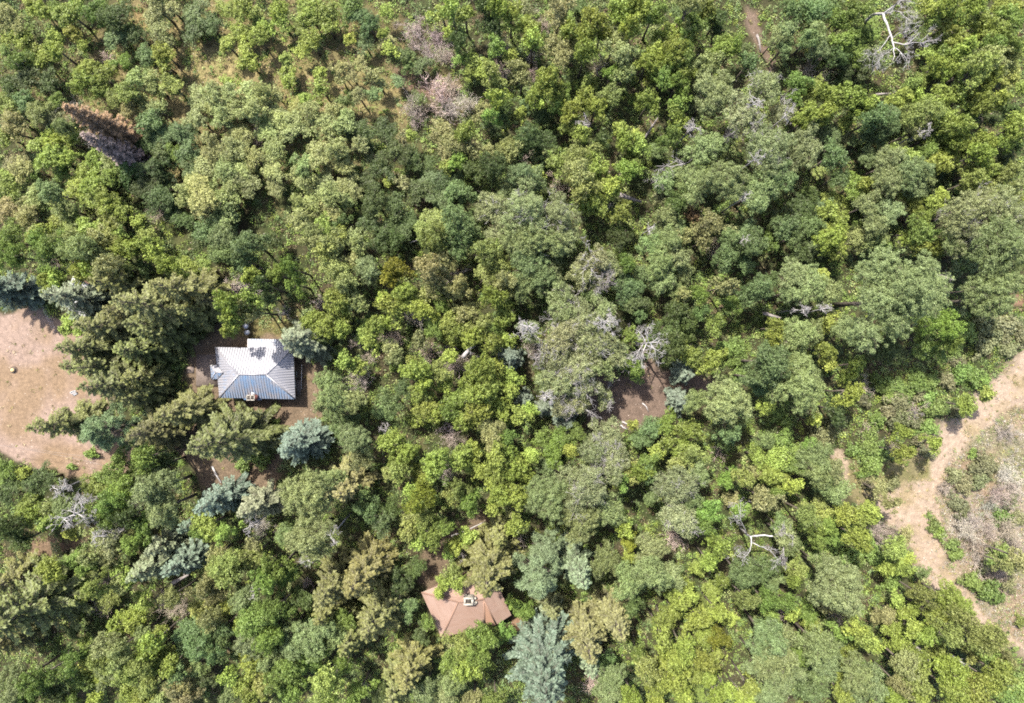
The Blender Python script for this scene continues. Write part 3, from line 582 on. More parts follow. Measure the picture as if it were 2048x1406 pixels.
def ground_mat(name, speck, sp_lo, sp_hi, bump):
    m, nt, b = newmat(name); L = nt.links.new
    at = N(nt, 'ShaderNodeAttribute', attribute_name='col')
    tc = nt.nodes.new('ShaderNodeTexCoord').outputs['Object']
    a = ramp(nt, noise(nt, speck, 3, .7, tc), .3, .7); c = ramp(nt, noise(nt, speck * .23, 5, .65, tc), .3, .7)
    g = mathn(nt, 'MULTIPLY', mathn(nt, 'ADD', mathn(nt, 'MULTIPLY', a, sp_hi - sp_lo), sp_lo), mathn(nt, 'ADD', mathn(nt, 'MULTIPLY', c, .5), .75))
    vm = N(nt, 'ShaderNodeVectorMath', operation='SCALE'); L(at.outputs['Color'], vm.inputs[0]); L(g, vm.inputs['Scale'])
    vo = nt.nodes.new('ShaderNodeTexVoronoi'); vo.inputs['Scale'].default_value = 1.5; L(tc, vo.inputs['Vector'])
    peb = mathn(nt, 'LESS_THAN', vo.outputs['Distance'], .09)     # scattered pale stones and chips
    L(mixc(nt, mathn(nt, 'MULTIPLY', peb, .55), vm.outputs[0], (.30, .27, .24, 1)), b.inputs['Base Color'])
    b.inputs['Roughness'].default_value = .95; b.inputs['Specular IOR Level'].default_value = .15
    bp = N(nt, 'ShaderNodeBump'); bp.inputs['Strength'].default_value = bump; bp.inputs['Distance'].default_value = .06
    L(a, bp.inputs['Height']); L(bp.outputs[0], b.inputs['Normal'])
    return m
ny, nx = GX.shape
Vg = np.stack([GX, GY, gz(GX, GY) * (np.abs(GX) < 90) * (np.abs(GY) < 70)], -1).reshape(-1, 3)
idx = np.arange(nx * ny).reshape(ny, nx)
Q = np.stack([idx[:-1, :-1], idx[:-1, 1:], idx[1:, 1:], idx[1:, :-1]], -1).reshape(-1, 4)
fm = {k: np.broadcast_to(v, GX.shape).reshape(-1)[Q].mean(1) for k, v in MASK.items()}
colv = np.concatenate([SOIL.reshape(-1, 3), np.ones((nx * ny, 1))], 1)
owner = np.zeros(len(Q), int); names = ['ground', 'gravel_lot', 'dirt_clearing', 'dirt_trail']
owner[fm['clearing'] > .5] = 2; owner[fm['dirt_trail'] > .5] = 3; owner[fm['gravel_lot'] > .5] = 1
mats = [ground_mat('forest_floor', 5, .55, 1.35, .5), ground_mat('gravel', 8, .72, 1.22, .35), ground_mat('bare_dirt', 6, .65, 1.3, .45), ground_mat('trail_dirt', 7, .7, 1.25, .4)]
for i, nme in enumerate(names):
    q = Q[owner == i]; u, inv = np.unique(q, return_inverse=True)
    mb = MB(); mb.add(Vg[u], inv.reshape(-1, 4), None, None, colv[u])
    tag(link(nme, mb.mesh(nme, mats[i], True)), kind='structure')

# ------------------------------------------------------------------ ground cover that nobody could count
def leafcol(name):
    m, nt, b = newmat(name); at = N(nt, 'ShaderNodeAttribute', attribute_name='col'); L = nt.links.new
    L(at.outputs['Color'], b.inputs['Base Color']); b.inputs['Roughness'].default_value = .6; b.inputs['Specular IOR Level'].default_value = .2
    tr = N(nt, 'ShaderNodeBsdfTranslucent'); L(at.outputs['Color'], tr.inputs[0]); ms = N(nt, 'ShaderNodeMixShader'); ms.inputs[0].default_value = .22
    L(b.outputs[0], ms.inputs[1]); L(tr.outputs[0], ms.inputs[2])
    L(ms.outputs[0], next(n for n in nt.nodes if n.type == 'OUTPUT_MATERIAL').inputs[0]); return m
M_COVER = leafcol('cover_leaf')
PAL = {'m': (154,170,82), 'y': (158,174,84), 'n': (162,174,98), 'o': (168,178,114), 'w': (168,170,114), 'g': (130,154,76), 'd': (96,114,64), 'e': (118,140,88),
       'q': (142,146,58), 'c': (144,160,104), 'k': (160,168,118), 'l': (142,166,90), 'v': (150,154,112), 't': (188,176,162), 'B': (208,192,180), 'R': (126,108,80),
       'S': (103,106,58), 'T': (118,118,74), 'U': (98,112,94), 'J': (118,128,98), 'P': (118,136,96)}
def field_at(x, y, key):
    j = np.clip(np.searchsorted(gxs, x), 0, nx - 1); i = np.clip(np.searchsorted(gys, y), 0, ny - 1)
    return np.broadcast_to(MASK[key], GX.shape)[i, j]
HOUSES = [([(425,670),(595,670),(605,810),(425,810)]), ([(838,1180),(978,1120),(1030,1235),(885,1285)]), [(118,545),(200,545),(200,645),(118,645)], [(385,700),(440,700),(440,780),(385,780)], [(588,755),(606,755),(606,790),(588,790)]]
def near_house(x, y):
    r = np.zeros(np.shape(x), bool)
    for h in HOUSES: r |= polyfield(h, np.asarray(x, float), np.asarray(y, float)) > -.1
    return r
def cover(n, rad, per, size, pal, zscale, dens, blades=False):
    x = rng.uniform(-73, 73, n); y = rng.uniform(-51, 51, n)
    k = rng.random(n) < dens(x, y); x = x[k]; y = y[k]; k = ~near_house(x, y); x = x[k]; y = y[k]; n = len(x)
    r = rng.uniform(rad[0], rad[1], n)
    d = unit(n * per, -.1); ci = np.repeat(np.arange(n), per)
    c = np.stack([x, y, gz(x, y)], 1)[ci] + d * (r[ci] * rng.uniform(.35, 1.05, n * per))[:, None] * np.array([1, 1, zscale])
    pc = np.array([lin(PAL[p] if isinstance(p, str) else p) for p in pal])[rng.integers(0, len(pal), n)] * ALB
    cl = pc[ci] * (rng.uniform(.6, 1.35, n)[ci] * rng.uniform(.75, 1.25, n * per))[:, None]
    mb = MB(); sz = size * rng.uniform(.7, 1.3, n * per)
    nrm = d * .7 + rng.normal(size=(n * per, 3)) * .6 + np.array([0, 0, .5])
    if blades: cards(mb, c, rng.normal(size=(n * per, 3)), sz, .14, np.full(n * per, .5), .02, d + np.array([0, 0, .5]), np.concatenate([cl, np.ones((len(cl), 1))], 1))
    else: cards(mb, c, nrm, sz, .7, np.full(n * per, .5), .15, None, np.concatenate([cl, np.ones((len(cl), 1))], 1))
    return mb
clear = lambda x, y: np.maximum.reduce([field_at(x, y, k) for k in ('gravel_lot', 'yard', 'clearing', 'dirt_trail', 'scrub_slope')])
mb = cover(36000, (.25, .9), 44, .085, ['g', 'g', 'e', 'g', 'm', 'c', 'd', 'e', 'l', 'o', (120,105,80)], 1.0, lambda x, y: np.clip(1 - clear(x, y) * 1.15, 0, 1) * np.clip(1.1 + vnoise(x, y, 4, 20) * 1.3, .55, 1) * (1 - .6 * field_at(x, y, 'grass')) * (1 - .35 * np.clip(1.25 - np.hypot((x + 38) / 30, (y - 36) / 17), 0, 1)))
tag(link('undergrowth', mb.mesh('undergrowth', M_COVER)), 'low green and brown undergrowth covering the shaded forest floor between the trees', 'undergrowth', kind='stuff')
mb = cover(34000, (.12, .4), 12, .19, [(190,172,122), (170,160,100), (150,150,90), (196,178,140), (140,150,84)], .7, lambda x, y: np.clip(.10 + .6 * np.clip(1.25 - np.hypot((x + 38) / 30, (y - 36) / 17), 0, 1) + field_at(x, y, 'grass') + .30 * field_at(x, y, 'scrub_slope') + .16 * field_at(x, y, 'dirt_trail') + .02 * field_at(x, y, 'gravel_lot') + .06 * field_at(x, y, 'yard'), 0, 1), True)
tag(link('dry_grass', mb.mesh('dry_grass', M_COVER)), 'dry straw coloured grass tufts in the open patches and on the scrub slope', 'grass', kind='stuff')
mb = cover(95000, (.2, .6), 16, .075, [(182,172,158), (176,168,156), (156,158,116), (140,156,100), (184,168,148), (172,166,158), (166,162,126), (150,156,108)], .6, lambda x, y: .9 * np.clip(field_at(x, y, 'scrub_slope') * np.clip(1.0 + 1.6 * vnoise(x, y, 3, 22), .45, 1) + .22 * field_at(x, y, 'dirt_trail') * np.clip(vnoise(x, y, 2.5, 24) * 3, 0, 1), 0, 1))
tag(link('low_scrub', mb.mesh('low_scrub', M_COVER)), 'low grey and green scrub covering the open slope right of the trail', 'scrub', kind='stuff')

# ------------------------------------------------------------------ reading the crown list
PARSED = []
for (ox, oy), txt in TILES.items():
    for line in txt.strip().split('\n'):
        k, rest = line[0], line[2:]
        for tok in rest.split():
            a, b, r = map(float, tok.split(','))
            PARSED.append((k, ox + a / 2.926, oy + b / 2.926, r / 2.926))
FAM = {'m': ('maple', 'maple_tree'), 'y': ('maple', 'maple_tree'), 'n': ('oak', 'oak_tree'), 'o': ('oak', 'oak_tree'), 'w': ('oak', 'oak_tree'),
       'g': ('broad', 'broadleaf_tree'), 'd': ('broad', 'broadleaf_tree'), 'e': ('broad', 'broadleaf_tree'), 'q': ('broad', 'broadleaf_tree'), 'R': ('broad', 'broadleaf_tree'),
       'c': ('cotton', 'cottonwood_tree'), 'k': ('cottondead', 'cottonwood_tree'), 'l': ('shrub', 'shrub'), 'v': ('shrub', 'shrub'),
       'S': ('spruce', 'spruce_tree'), 'T': ('spruce', 'spruce_tree'), 'U': ('bluespruce', 'spruce_tree'), 'J': ('spruce', 'spruce_tree'), 'P': ('pine', 'pine_tree'),
       'B': ('twig', 'bare_shrub'), 't': ('twig', 'bare_shrub')}
GROUP = {'maple_tree': 'yellow-green maples in the wood', 'oak_tree': 'pale scrub oaks in the wood', 'broadleaf_tree': 'dark leafy trees in the wood', 'cottonwood_tree': 'grey-green cottonwoods in the wood',
         'shrub': 'low shrubs on the open slope', 'spruce_tree': 'spruces around the cabins', 'pine_tree': 'puffy pines', 'bare_shrub': 'leafless grey shrubs'}
CAT = {'maple_tree': 'maple', 'oak_tree': 'oak', 'broadleaf_tree': 'leafy tree', 'cottonwood_tree': 'cottonwood', 'shrub': 'shrub', 'spruce_tree': 'spruce', 'pine_tree': 'pine', 'bare_shrub': 'bare shrub'}
CW = {'m': 'yellow-green', 'y': 'bright lime', 'n': 'light green', 'o': 'sage green', 'w': 'pale tan', 'g': 'mid green', 'd': 'dark green', 'e': 'bluish green', 'q': 'golden olive', 'R': 'rust brown',
      'c': 'grey-green', 'k': 'pale grey', 'l': 'bright green', 'v': 'sage grey', 'S': 'olive', 'T': 'golden tan', 'U': 'blue-grey', 'J': 'silvery green', 'P': 'soft grey-green', 'B': 'pinkish grey', 't': 'brownish grey'}
NOUN = {'maple_tree': 'maple', 'oak_tree': 'oak', 'broadleaf_tree': 'leafy tree', 'cottonwood_tree': 'cottonwood', 'shrub': 'shrub', 'spruce_tree': 'spruce', 'pine_tree': 'pine', 'bare_shrub': 'leafless shrub'}
LIMIT = {'maple_tree': 300, 'broadleaf_tree': 300}
BYN = {}
for t in PARSED: BYN.setdefault(FAM[t[0]][1], []).append(t)
KEEP = []; REST = {}
for n_, l_ in BYN.items():
    l_.sort(key=lambda t: -t[3]); k = LIMIT.get(n_, 999); KEEP += l_[:k]; REST[n_] = l_[k:]
LM = [('the blue-roofed cabin', 510, 745), ('the rusty-roofed cabin', 935, 1215), ('the gravel lot', 70, 770), ('the white shed corner', 140, 600), ('the brown dead spruce pair', 215, 255),
      ('the top dead tree', 1790, 75), ('the big round cottonwood', 1785, 600), ('the reddish dead tree', 1292, 692), ('the brown dirt clearing', 1275, 800), ('the pale dirt trail', 1870, 1000),
      ('the scrub slope', 1980, 960), ('the straw grass patch', 440, 140), ('the huge pale spruce', 1085, 1310), ('the forked dead snag', 1515, 1080), ('the white snag', 155, 1020),
      ('the pale central cottonwood', 1140, 690), ('the feathery round cottonwood', 1676, 1160), ('the broken cottonwood', 1470, 270), ('the bare pink brush', 870, 185), ('the pale oak thicket', 480, 290),
      ('the dark tree belt', 800, 370), ('the bottom right corner', 2020, 1380), ('the top right corner', 2030, 20), ('the top left corner', 20, 20), ('the bottom left corner', 20, 1390), ('the bottom lime maples', 1400, 1330),
      ('the golden spruce', 704, 965), ('the pale bleached log', 1843, 1306), ('the small round blue spruce', 1022, 712), ('the thin white pole', 936, 1056), ('the dark left-edge spruce', 60, 1205), ('the top edge middle', 1100, 20)]
def dirword(dx, dy):
    a = math.degrees(math.atan2(-dy, dx)) % 360
    return ['right of', 'upper right of', 'above', 'upper left of', 'left of', 'lower left of', 'below', 'lower right of'][int(((a + 22.5) % 360) // 45)]
ORD = ['nearest', 'second nearest', 'third nearest', 'fourth nearest', 'fifth nearest', 'sixth nearest', 'seventh nearest', 'eighth nearest', 'ninth nearest', 'tenth nearest', 'eleventh nearest', 'twelfth nearest', 'thirteenth nearest', 'fourteenth nearest', 'fifteenth nearest', 'sixteenth nearest']
INFO = []
for t in KEEP:
    nm = FAM[t[0]][1]; rs = sorted(x[3] for x in KEEP if FAM[x[0]][1] == nm)
    q1, q2 = rs[len(rs) // 3], rs[2 * len(rs) // 3]
    size = 'small' if t[3] < q1 else ('large' if t[3] > q2 else 'medium')
    L = sorted(LM, key=lambda l: math.hypot(l[1] - t[1], l[2] - t[2]))[0]
    d = math.hypot(L[1] - t[1], L[2] - t[2])
    INFO.append([t, f'{size} {CW[t[0]]} {NOUN[nm]} ' + (f'{dirword(t[1]-L[1], t[2]-L[2])} {L[0]}' if d > 14 else f'at {L[0]}'), d])
cnt = {}
for i in INFO: cnt.setdefault(i[1], []).append(i)
for k, l_ in cnt.items():
    l_.sort(key=lambda i: i[2])
    for j, i in enumerate(l_): i.append(k if len(l_) == 1 else f'{k}, {ORD[j]}')

def pick(fam, R):
    ps = PROTO[fam]; d = [abs(math.log(p['R'] / R)) for p in ps]; m = min(d)
    return ps[int(rng.choice([i for i, x in enumerate(d) if x < m + .02]))]
def spec(t):
    k, px, py, r = t; fam, nm = FAM[k]; rm = r / SCALE
    col = np.array(alb(PAL[k])); j = rng.normal(size=3) * np.array([.045, .03, .045])
    col[:3] *= (1 + rng.normal() * (.17 if k == 'y' else .11)) * (1 + j)
    if fam in ('maple', 'oak', 'broad'):
        hc = 2.4 + 2.0 * rm + rng.normal() * 1.3
        if k in 'de': hc -= .8
        if 435 < px < 530 and 560 < py < 665: hc += 4.5
        if px < 900 and py < 470: hc = .5 * hc + .6
        if k == 'y': hc += rng.normal() * 1.3
        if px < 200 and 850 < py < 1010: hc *= .55
        hc = max(1.3, hc)
    elif fam in ('cotton', 'cottondead'): hc = 3.0 + 1.75 * rm + rng.normal() * .5
    elif fam in ('shrub', 'twig'): hc = .55 * rm
    else: hc = None
    if hc is not None:
        R = rm * (CAM_H - hc) / CAM_H * (.86 if k == 'y' else .96 if px < 900 and py < 330 else .98)
        if fam == 'twig':
            R = max(R * 1.1, .5); ps = BARE['twig']; dd = [abs(math.log(p[0] / R)) for p in ps]; p = ps[int(rng.choice([i for i, x in enumerate(dd) if x < min(dd) + .02]))]
            p = dict(R=p[0], trunk=None, crown=p[1]); s = R / p['R']; hh = hc if t[0] == 't' else hc + 2.0 * rm
            pos = P(px, py, hh); return p, pos, s, s * (1.0 if t[0] == 't' else 1.5), col
        p = pick(fam, R); s = R / p['R']; zc0 = {'cotton': p['R'] * 1.55 + 3, 'cottondead': p['R'] * 1.55 + 3, 'shrub': p['R'] * .55}.get(fam, p['R'] * 1.5 + 2.2)
        return p, P(px, py, hc), s, (hc / zc0 if fam not in ('shrub',) else s), col
    R = rm * (1.06 if fam == 'spruce' else .94); p = pick(fam, R); s = R / p['R']; H = p['H'] * s
    if fam == 'pine': R = rm * .9; s = R / p['R']; H = p['H'] * s
    return p, P(px, py, H * .40), s, s * rng.uniform(.92, 1.05), col
for t, _, _, label in INFO:
    k = t[0]; fam, nm = FAM[k]
    p, pos, s, sz, col = spec(t)
    z = float(gz(pos.x, pos.y))
    if p['trunk'] is None:
        o = link(nm, p['crown'], None, (pos.x, pos.y, z), col); o.scale = (s, s, sz); o.rotation_euler = (0, 0, rng.uniform(0, 6.28))
        tag(o, label, CAT[nm], GROUP[nm]); continue
    root = thing(nm, label, CAT[nm], (pos.x, pos.y, z), rng.uniform(0, 6.28), GROUP[nm])
    ecc = rng.uniform(-.14, .14) if fam in ('maple', 'oak', 'broad', 'cotton', 'cottondead', 'shrub') else 0
    root.scale = (s * (1 + ecc), s * (1 - ecc), sz)
    link('crown', p['crown'], root, None, col)
    link('stem' if fam == 'shrub' else 'trunk', p['trunk'], root)
    for dm in p.get('dead') or (): link('dead_limb', dm, root)
for nm, l_ in REST.items():                       # the smallest crowns of the two kinds with more than 300
    if not l_: continue
    mb = MB()
    for t in l_:
        p, pos, s, sz, col = spec(t); me = p['crown']
        v = np.empty(len(me.vertices) * 3); me.vertices.foreach_get('co', v); v = v.reshape(-1, 3)
        q = np.empty(len(me.loops), np.int32); me.loops.foreach_get('vertex_index', q)
        a = np.empty(len(v)); me.attributes['v'].data.foreach_get('value', a); an = rng.uniform(0, 6.28); ca, sa = math.cos(an), math.sin(an)
        w = np.stack([(v[:, 0] * ca - v[:, 1] * sa) * s + pos.x, (v[:, 0] * sa + v[:, 1] * ca) * s + pos.y, v[:, 2] * sz], 1)
        cc = np.repeat(col[None, :], len(v), 0) * (.55 + .95 * a[:, None]); cc[:, 3] = 1
        mb.add(w, q.reshape(-1, 4), None, a, cc)
    n2 = 'maple_saplings' if nm == 'maple_tree' else 'leafy_thicket'
    tag(link(n2, mb.mesh(n2, M_COVER)), 'small yellow-green maple saplings filling gaps between the bigger trees' if nm == 'maple_tree' else 'small dark leafy bushes filling shaded gaps between the bigger trees', 'saplings' if nm == 'maple_tree' else 'thicket', kind='stuff')

# the wood goes on beyond the frame on every side but the lot and the trail
mb = MB(); kinds = ['m', 'o', 'g', 'c', 'd', 'n', 'e', 'm']
for _ in range(520):
    x, y = rng.uniform(-86, 86), rng.uniform(-66, 66)
    if abs(x) < 72.5 and abs(y) < 51: continue
    px, py = x * SCALE + 1024, 703 - y * SCALE
    if (px < 0 and 560 < py < 970) or (px > 2048 and 640 < py < 1390): continue
    R = rng.uniform(1.5, 3.2); hc = R * 1.6 + 2; n = int(330 * R)
    d = unit(n, -.3); cl = np.array(alb(PAL[kinds[int(rng.integers(len(kinds)))]])) * rng.uniform(.8, 1.15)
    c = np.array([x, y, hc]) + d * (R * rng.uniform(.6, 1.05, n) * (1 + .22 * np.sin(d[:, 0] * 7 + x) * np.cos(d[:, 1] * 6 + y)))[:, None] * np.array([1, 1, .85])
    cc = np.repeat(cl[None], n, 0) * rng.uniform(.6, 1.4, (n, 1)); cc[:, 3] = 1
    cards(mb, c, d + rng.normal(size=(n, 3)) * .7 + np.array([0, 0, .3]), .17 * rng.uniform(.7, 1.3, n), .7, np.full(n, .5), .15, None, cc)
    mb.tube([(x, y, -.3), (x + .1, y, hc)], [.16, .06], 5); mb.c.append(np.tile([.06, .05, .04, 1], (mb.n - sum(len(q) for q in mb.c), 1)))
tag(link('surrounding_woodland', mb.mesh('surrounding_woodland', M_COVER)), 'green woodland continuing past the edges of the view', 'woodland', kind='stuff')
# ------------------------------------------------------------------ buildings
def plain(name, c, rough=.8, nscale=3, var=.25, spec=.3, metal=0.0, bump=0.0):
    m, nt, b = newmat(name); f = ramp(nt, noise(nt, nscale, 5, .65), .3, .7)
    nt.links.new(mixc(nt, f, tuple(x * (1 - var) for x in c[:3]) + (1,), tuple(min(1, x * (1 + var)) for x in c[:3]) + (1,)), b.inputs['Base Color'])
    b.inputs['Roughness'].default_value = rough; b.inputs['Specular IOR Level'].default_value = spec; b.inputs['Metallic'].default_value = metal
    if bump:
        bp = N(nt, 'ShaderNodeBump'); bp.inputs['Strength'].default_value = bump; bp.inputs['Distance'].default_value = .03
        nt.links.new(noise(nt, nscale * 4, 4, .7), bp.inputs['Height']); nt.links.new(bp.outputs[0], b.inputs['Normal'])
    return m
M_WALL = plain('cabin_boards', (.08, .05, .035), .85, 4); M_CONC = plain('concrete', (.10, .08, .07), .9, 3, .3, .2, 0, .3)
M_BRICK = plain('red_brick', (.13, .05, .04), .9, 6, .35, .2, 0, .4); M_STONE = plain('pale_stone', (.20, .185, .16), .9, 5, .3, .2, 0, .6)
M_GALV = plain('galvanised_metal', (.24, .245, .26), .38, 4, .12, .5, .5); M_WHITE = plain('white_paint', (.30, .30, .31), .5, 5, .08); M_FLUE_SHADE = plain('flue_shade', (.03, .025, .022), .95, 5)
M_WOOD = plain('weathered_wood', (.11, .10, .075), .85, 6, .3, .2); M_GLASS = plain('window_glass', (.04, .05, .06), .1, 2, .1, .6); M_FRAME = plain('window_frame', (.25, .24, .23), .6, 4, .1)
def roof_metal():
    m, nt, b = newmat('worn_blue_metal'); L = nt.links.new
    at = N(nt, 'ShaderNodeAttribute', attribute_name='col'); sp = N(nt, 'ShaderNodeSeparateColor'); L(at.outputs['Color'], sp.inputs[0])
    u, w, bl = sp.outputs[0], sp.outputs[1], sp.outputs[2]
    cx = N(nt, 'ShaderNodeCombineXYZ'); L(mathn(nt, 'MULTIPLY', u, 3.1), cx.inputs[0]); L(mathn(nt, 'MULTIPLY', w, .30), cx.inputs[1])
    n1 = noise(nt, 1.0, 4, .6, cx.outputs[0])
    cy = N(nt, 'ShaderNodeCombineXYZ'); L(u, cy.inputs[0]); L(w, cy.inputs[1]); n2 = noise(nt, .55, 3, .6, cy.outputs[0])
    f = ramp(nt, mathn(nt, 'ADD', mathn(nt, 'ADD', mathn(nt, 'MULTIPLY', n1, .9), mathn(nt, 'MULTIPLY', n2, .9)), bl), 1.04, 1.5)
    fr = mathn(nt, 'FRACT', mathn(nt, 'DIVIDE', u, .335)); seam = mathn(nt, 'LESS_THAN', fr, .10)   # darker line beside each seam
    c = mixc(nt, f, (.148, .145, .158, 1), (.055, .13, .24, 1))
    c = mixc(nt, mathn(nt, 'MULTIPLY', seam, .40), c, (.075, .09, .125, 1))
    L(c, b.inputs['Base Color']); b.inputs['Roughness'].default_value = .42; b.inputs['Metallic'].default_value = .15; b.inputs['Specular IOR Level'].default_value = .5
    return m
M_ROOF = roof_metal()
def roof_facet(mb, pts, root, blue, ribs=True, eave=(0, 1)):
    """a roof plane; pts[eave[0]]-pts[eave[1]] run along the eave. Standing seams go up the slope."""
    p = [Vector(q) - root for q in pts]; e = (p[eave[1]] - p[eave[0]]).normalized()
    nrm = (p[1] - p[0]).cross(p[2] - p[0]).normalized(); nrm = nrm if nrm.z > 0 else -nrm
    s = nrm.cross(e).normalized(); s = s if s.z > 0 else -s
    uv = [((q - p[0]).dot(e), (q - p[0]).dot(s)) for q in p]
    cl = lambda a, b: (a + 20, b + 20, blue, 1)
    mb.add(p, *(([tuple(range(4))], None) if len(p) == 4 else (None, [tuple(range(3))])), None, [cl(*a) for a in uv])
    if not ribs: return
    us = [a[0] for a in uv]; k = math.ceil((min(us) + .12) / .335)
    while k * .335 < max(us) - .1:
        u = k * .335; ws = []
        for i in range(len(uv)):
            a, b = uv[i], uv[(i + 1) % len(uv)]
            if (a[0] - u) * (b[0] - u) < 0: ws.append(a[1] + (b[1] - a[1]) * (u - a[0]) / (b[0] - a[0]))
        if len(ws) == 2 and abs(ws[0] - ws[1]) > .25:
            w0, w1 = sorted(ws); A = p[0] + e * u + s * (w0 + .02) + nrm * .022; B = p[0] + e * u + s * (w1 - .04) + nrm * .022
            n0 = mb.n; mb.beam(A, B, .045, .045); mb.c.append(np.array([cl(u + .1, w0)] * 4 + [cl(u + .1, w1)] * 4))
        k += 1
def hip(mb, a, b, root, w=.16):                       # ridge and hip caps
    n0 = mb.n; mb.beam(Vector(a) - root + Vector((0, 0, .03)), Vector(b) - root + Vector((0, 0, .03)), w, .05); mb.c.append(np.tile([20.2, 20.2, -.6, 1], (8, 1)))
def slab_under(mb, pts, root, t=.14):
    """fascia and soffit under a roof outline"""
    top = [Vector(q) - root - Vector((0, 0, .004)) for q in pts]; bot = [q - Vector((0, 0, t)) for q in top]; n = len(top)
    mb.add(top + bot, [(i, (i + 1) % n, n + (i + 1) % n, n + i) for i in range(n)], [(n, n + i + 1, n + i) for i in range(1, n - 1)])
def walls(mb, pts, root, inset, h):
    p = [Vector((q[0], q[1], 0)) for q in pts]; c = sum(p, Vector()) / len(p)
    q = []
    n = len(p)
    for i in range(n):
        a = (p[i - 1] - p[i]).normalized(); b = (p[(i + 1) % n] - p[i]).normalized()
        q.append(p[i] + (a + b) * inset - root)
    lo = [Vector((v.x, v.y, -.4 - root.z * 0)) for v in q]; hi = [Vector((v.x, v.y, h)) for v in q]
    mb.add(lo + hi, [(i, (i + 1) % n, n + (i + 1) % n, n + i) for i in range(n)], [(n, n + i, n + i + 1) for i in range(1, n - 1)])
    return q
def opening(parent, name, a, b, t, z0, z1, w, mat):
    """a framed opening on the wall a-b at fraction t"""
    a = Vector(a); b = Vector(b); d = (b - a); d.z = 0; L = d.length; d.normalize(); o = Vector((d.y, -d.x, 0)); c = a + d * (L * t)
    if o.dot(c) < 0: o = -o
    fr = MB(); zc = (z0 + z1) / 2
    for s in (-1, 1): fr.beam(c + d * s * (w / 2 + .04) + o * .03 + Vector((0, 0, z0 - c.z)), c + d * s * (w / 2 + .04) + o * .03 + Vector((0, 0, z1 - c.z)), .08, .08)
    fr.beam(c - d * (w / 2 + .08) + o * .03 + Vector((0, 0, z1 + .04 - c.z)), c + d * (w / 2 + .08) + o * .03 + Vector((0, 0, z1 + .04 - c.z)), .08, .08)
    fr.beam(c - d * (w / 2 + .08) + o * .04 + Vector((0, 0, z0 - .03 - c.z)), c + d * (w / 2 + .08) + o * .04 + Vector((0, 0, z0 - .03 - c.z)), .1, .06)
    f = link(name, fr.mesh(name, M_FRAME), parent)
    pn = MB(); pn.beam(c - d * w / 2 + o * .015 + Vector((0, 0, zc - c.z)), c + d * w / 2 + o * .015 + Vector((0, 0, zc - c.z)), .02, z1 - z0)
    link('pane' if name == 'window' else 'door_leaf', pn.mesh('pane', mat), f)

# --- blue and silver cabin
r0 = P(511, 746, 0); r0.z = 0
cab = thing('cabin', 'cabin with worn blue and silver standing seam metal hip roof beside the tall spruces', 'cabin', r0)
TLp, BLp, BRp, TRp = P(430.3, 694.2, 2.6), P(438.4, 795.6, 2.6), P(590.4, 798.5, 2.6), P(586, 697, 2.6)
Ep = P(495, 694.9, 2.6); X1, X2 = P(495, 677.8, 2.08), P(584, 678.6, 2.08); RL, RR = P(477.2, 749.1, 4.5), P(532, 749.1, 4.5)
mb = MB()
roof_facet(mb, [TLp, TRp, RR, RL], r0, -.16); roof_facet(mb, [Ep + Vector((0, 0, .0)), TRp, X2, X1], r0, .12, True, (3, 2))
roof_facet(mb, [BLp, TLp, RL], r0, .12); roof_facet(mb, [BRp, BLp, RL, RR], r0, .30); roof_facet(mb, [TRp, BRp, RR], r0, -.22)
for a, b in ((RL, RR), (TLp, RL), (BLp, RL), (BRp, RR), (TRp, RR)): hip(mb, a, b, r0)
link('roof', mb.mesh('roof', M_ROOF), cab)
mb = MB(); slab_under(mb, [Ep, X1, X2, TRp, BRp, BLp, TLp], r0); link('eave_board', mb.mesh('eave_board', M_WHITE), cab)
mb = MB(); wq = walls(mb, [BLp, BRp, TRp, TLp], r0, .45, 2.44); mb.box((X1.x - r0.x + .4, TLp.y - r0.y - .6, -.3), (X2.x - r0.x - .4, X1.y - r0.y - .3, 1.9)); link('wall', mb.mesh('wall', M_WALL), cab)
opening(cab, 'window', wq[0], wq[1], .25, .9, 2.0, 1.2, M_GLASS); opening(cab, 'window', wq[0], wq[1], .78, .9, 2.0, 1.2, M_GLASS); opening(cab, 'window', wq[1], wq[2], .25, .9, 2.0, 1.0, M_GLASS)
opening(cab, 'door', wq[3], wq[0], .5, .1, 2.1, .9, M_WOOD); opening(cab, 'back_door', wq[1], wq[2], .5, .35, 2.2, .9, M_WOOD)
mb = MB(); pa, pb, pc, pd, pt, pr = P(420.3, 730.1, 2.62), P(422.7, 759, 2.62), P(434.5, 758, 2.72), P(433.5, 729.6, 2.72), P(430.5, 744.8, 3.2), P(446.2, 745.2, 3.34)
roof_facet(mb, [pa, pd, pr, pt], r0, -.2); roof_facet(mb, [pb, pa, pt], r0, .3); roof_facet(mb, [pc, pb, pt, pr], r0, .25)
for a, b in ((pt, pr), (pa, pt), (pb, pt)): hip(mb, a, b, r0, .1)
pro = link('porch_roof', mb.mesh('porch_roof', M_ROOF), cab)
for q in (pa, pb):
    mb = MB(); mb.beam((q.x - r0.x + .15, q.y - r0.y, 0), (q.x - r0.x + .15, q.y - r0.y, 2.58), .12, .12); link('porch_post', mb.mesh('porch_post', M_WOOD), pro)
mb = MB(); sk = [P(487, 796.6, 2.62), P(523, 797.3, 2.62), P(523, 800.2, 2.5), P(488, 799.6, 2.5)]; roof_facet(mb, sk, r0, .4, False); link('roof_skirt', mb.mesh('roof_skirt', M_ROOF), cab)
ch = P(501, 795.5, 4.0) - r0
mb = MB(); mb.box((ch.x - .48, ch.y - .32, 0), (ch.x + .48, ch.y + .32, 3.9)); chm = link('chimney', mb.mesh('chimney', M_BRICK), cab)
mb = MB()
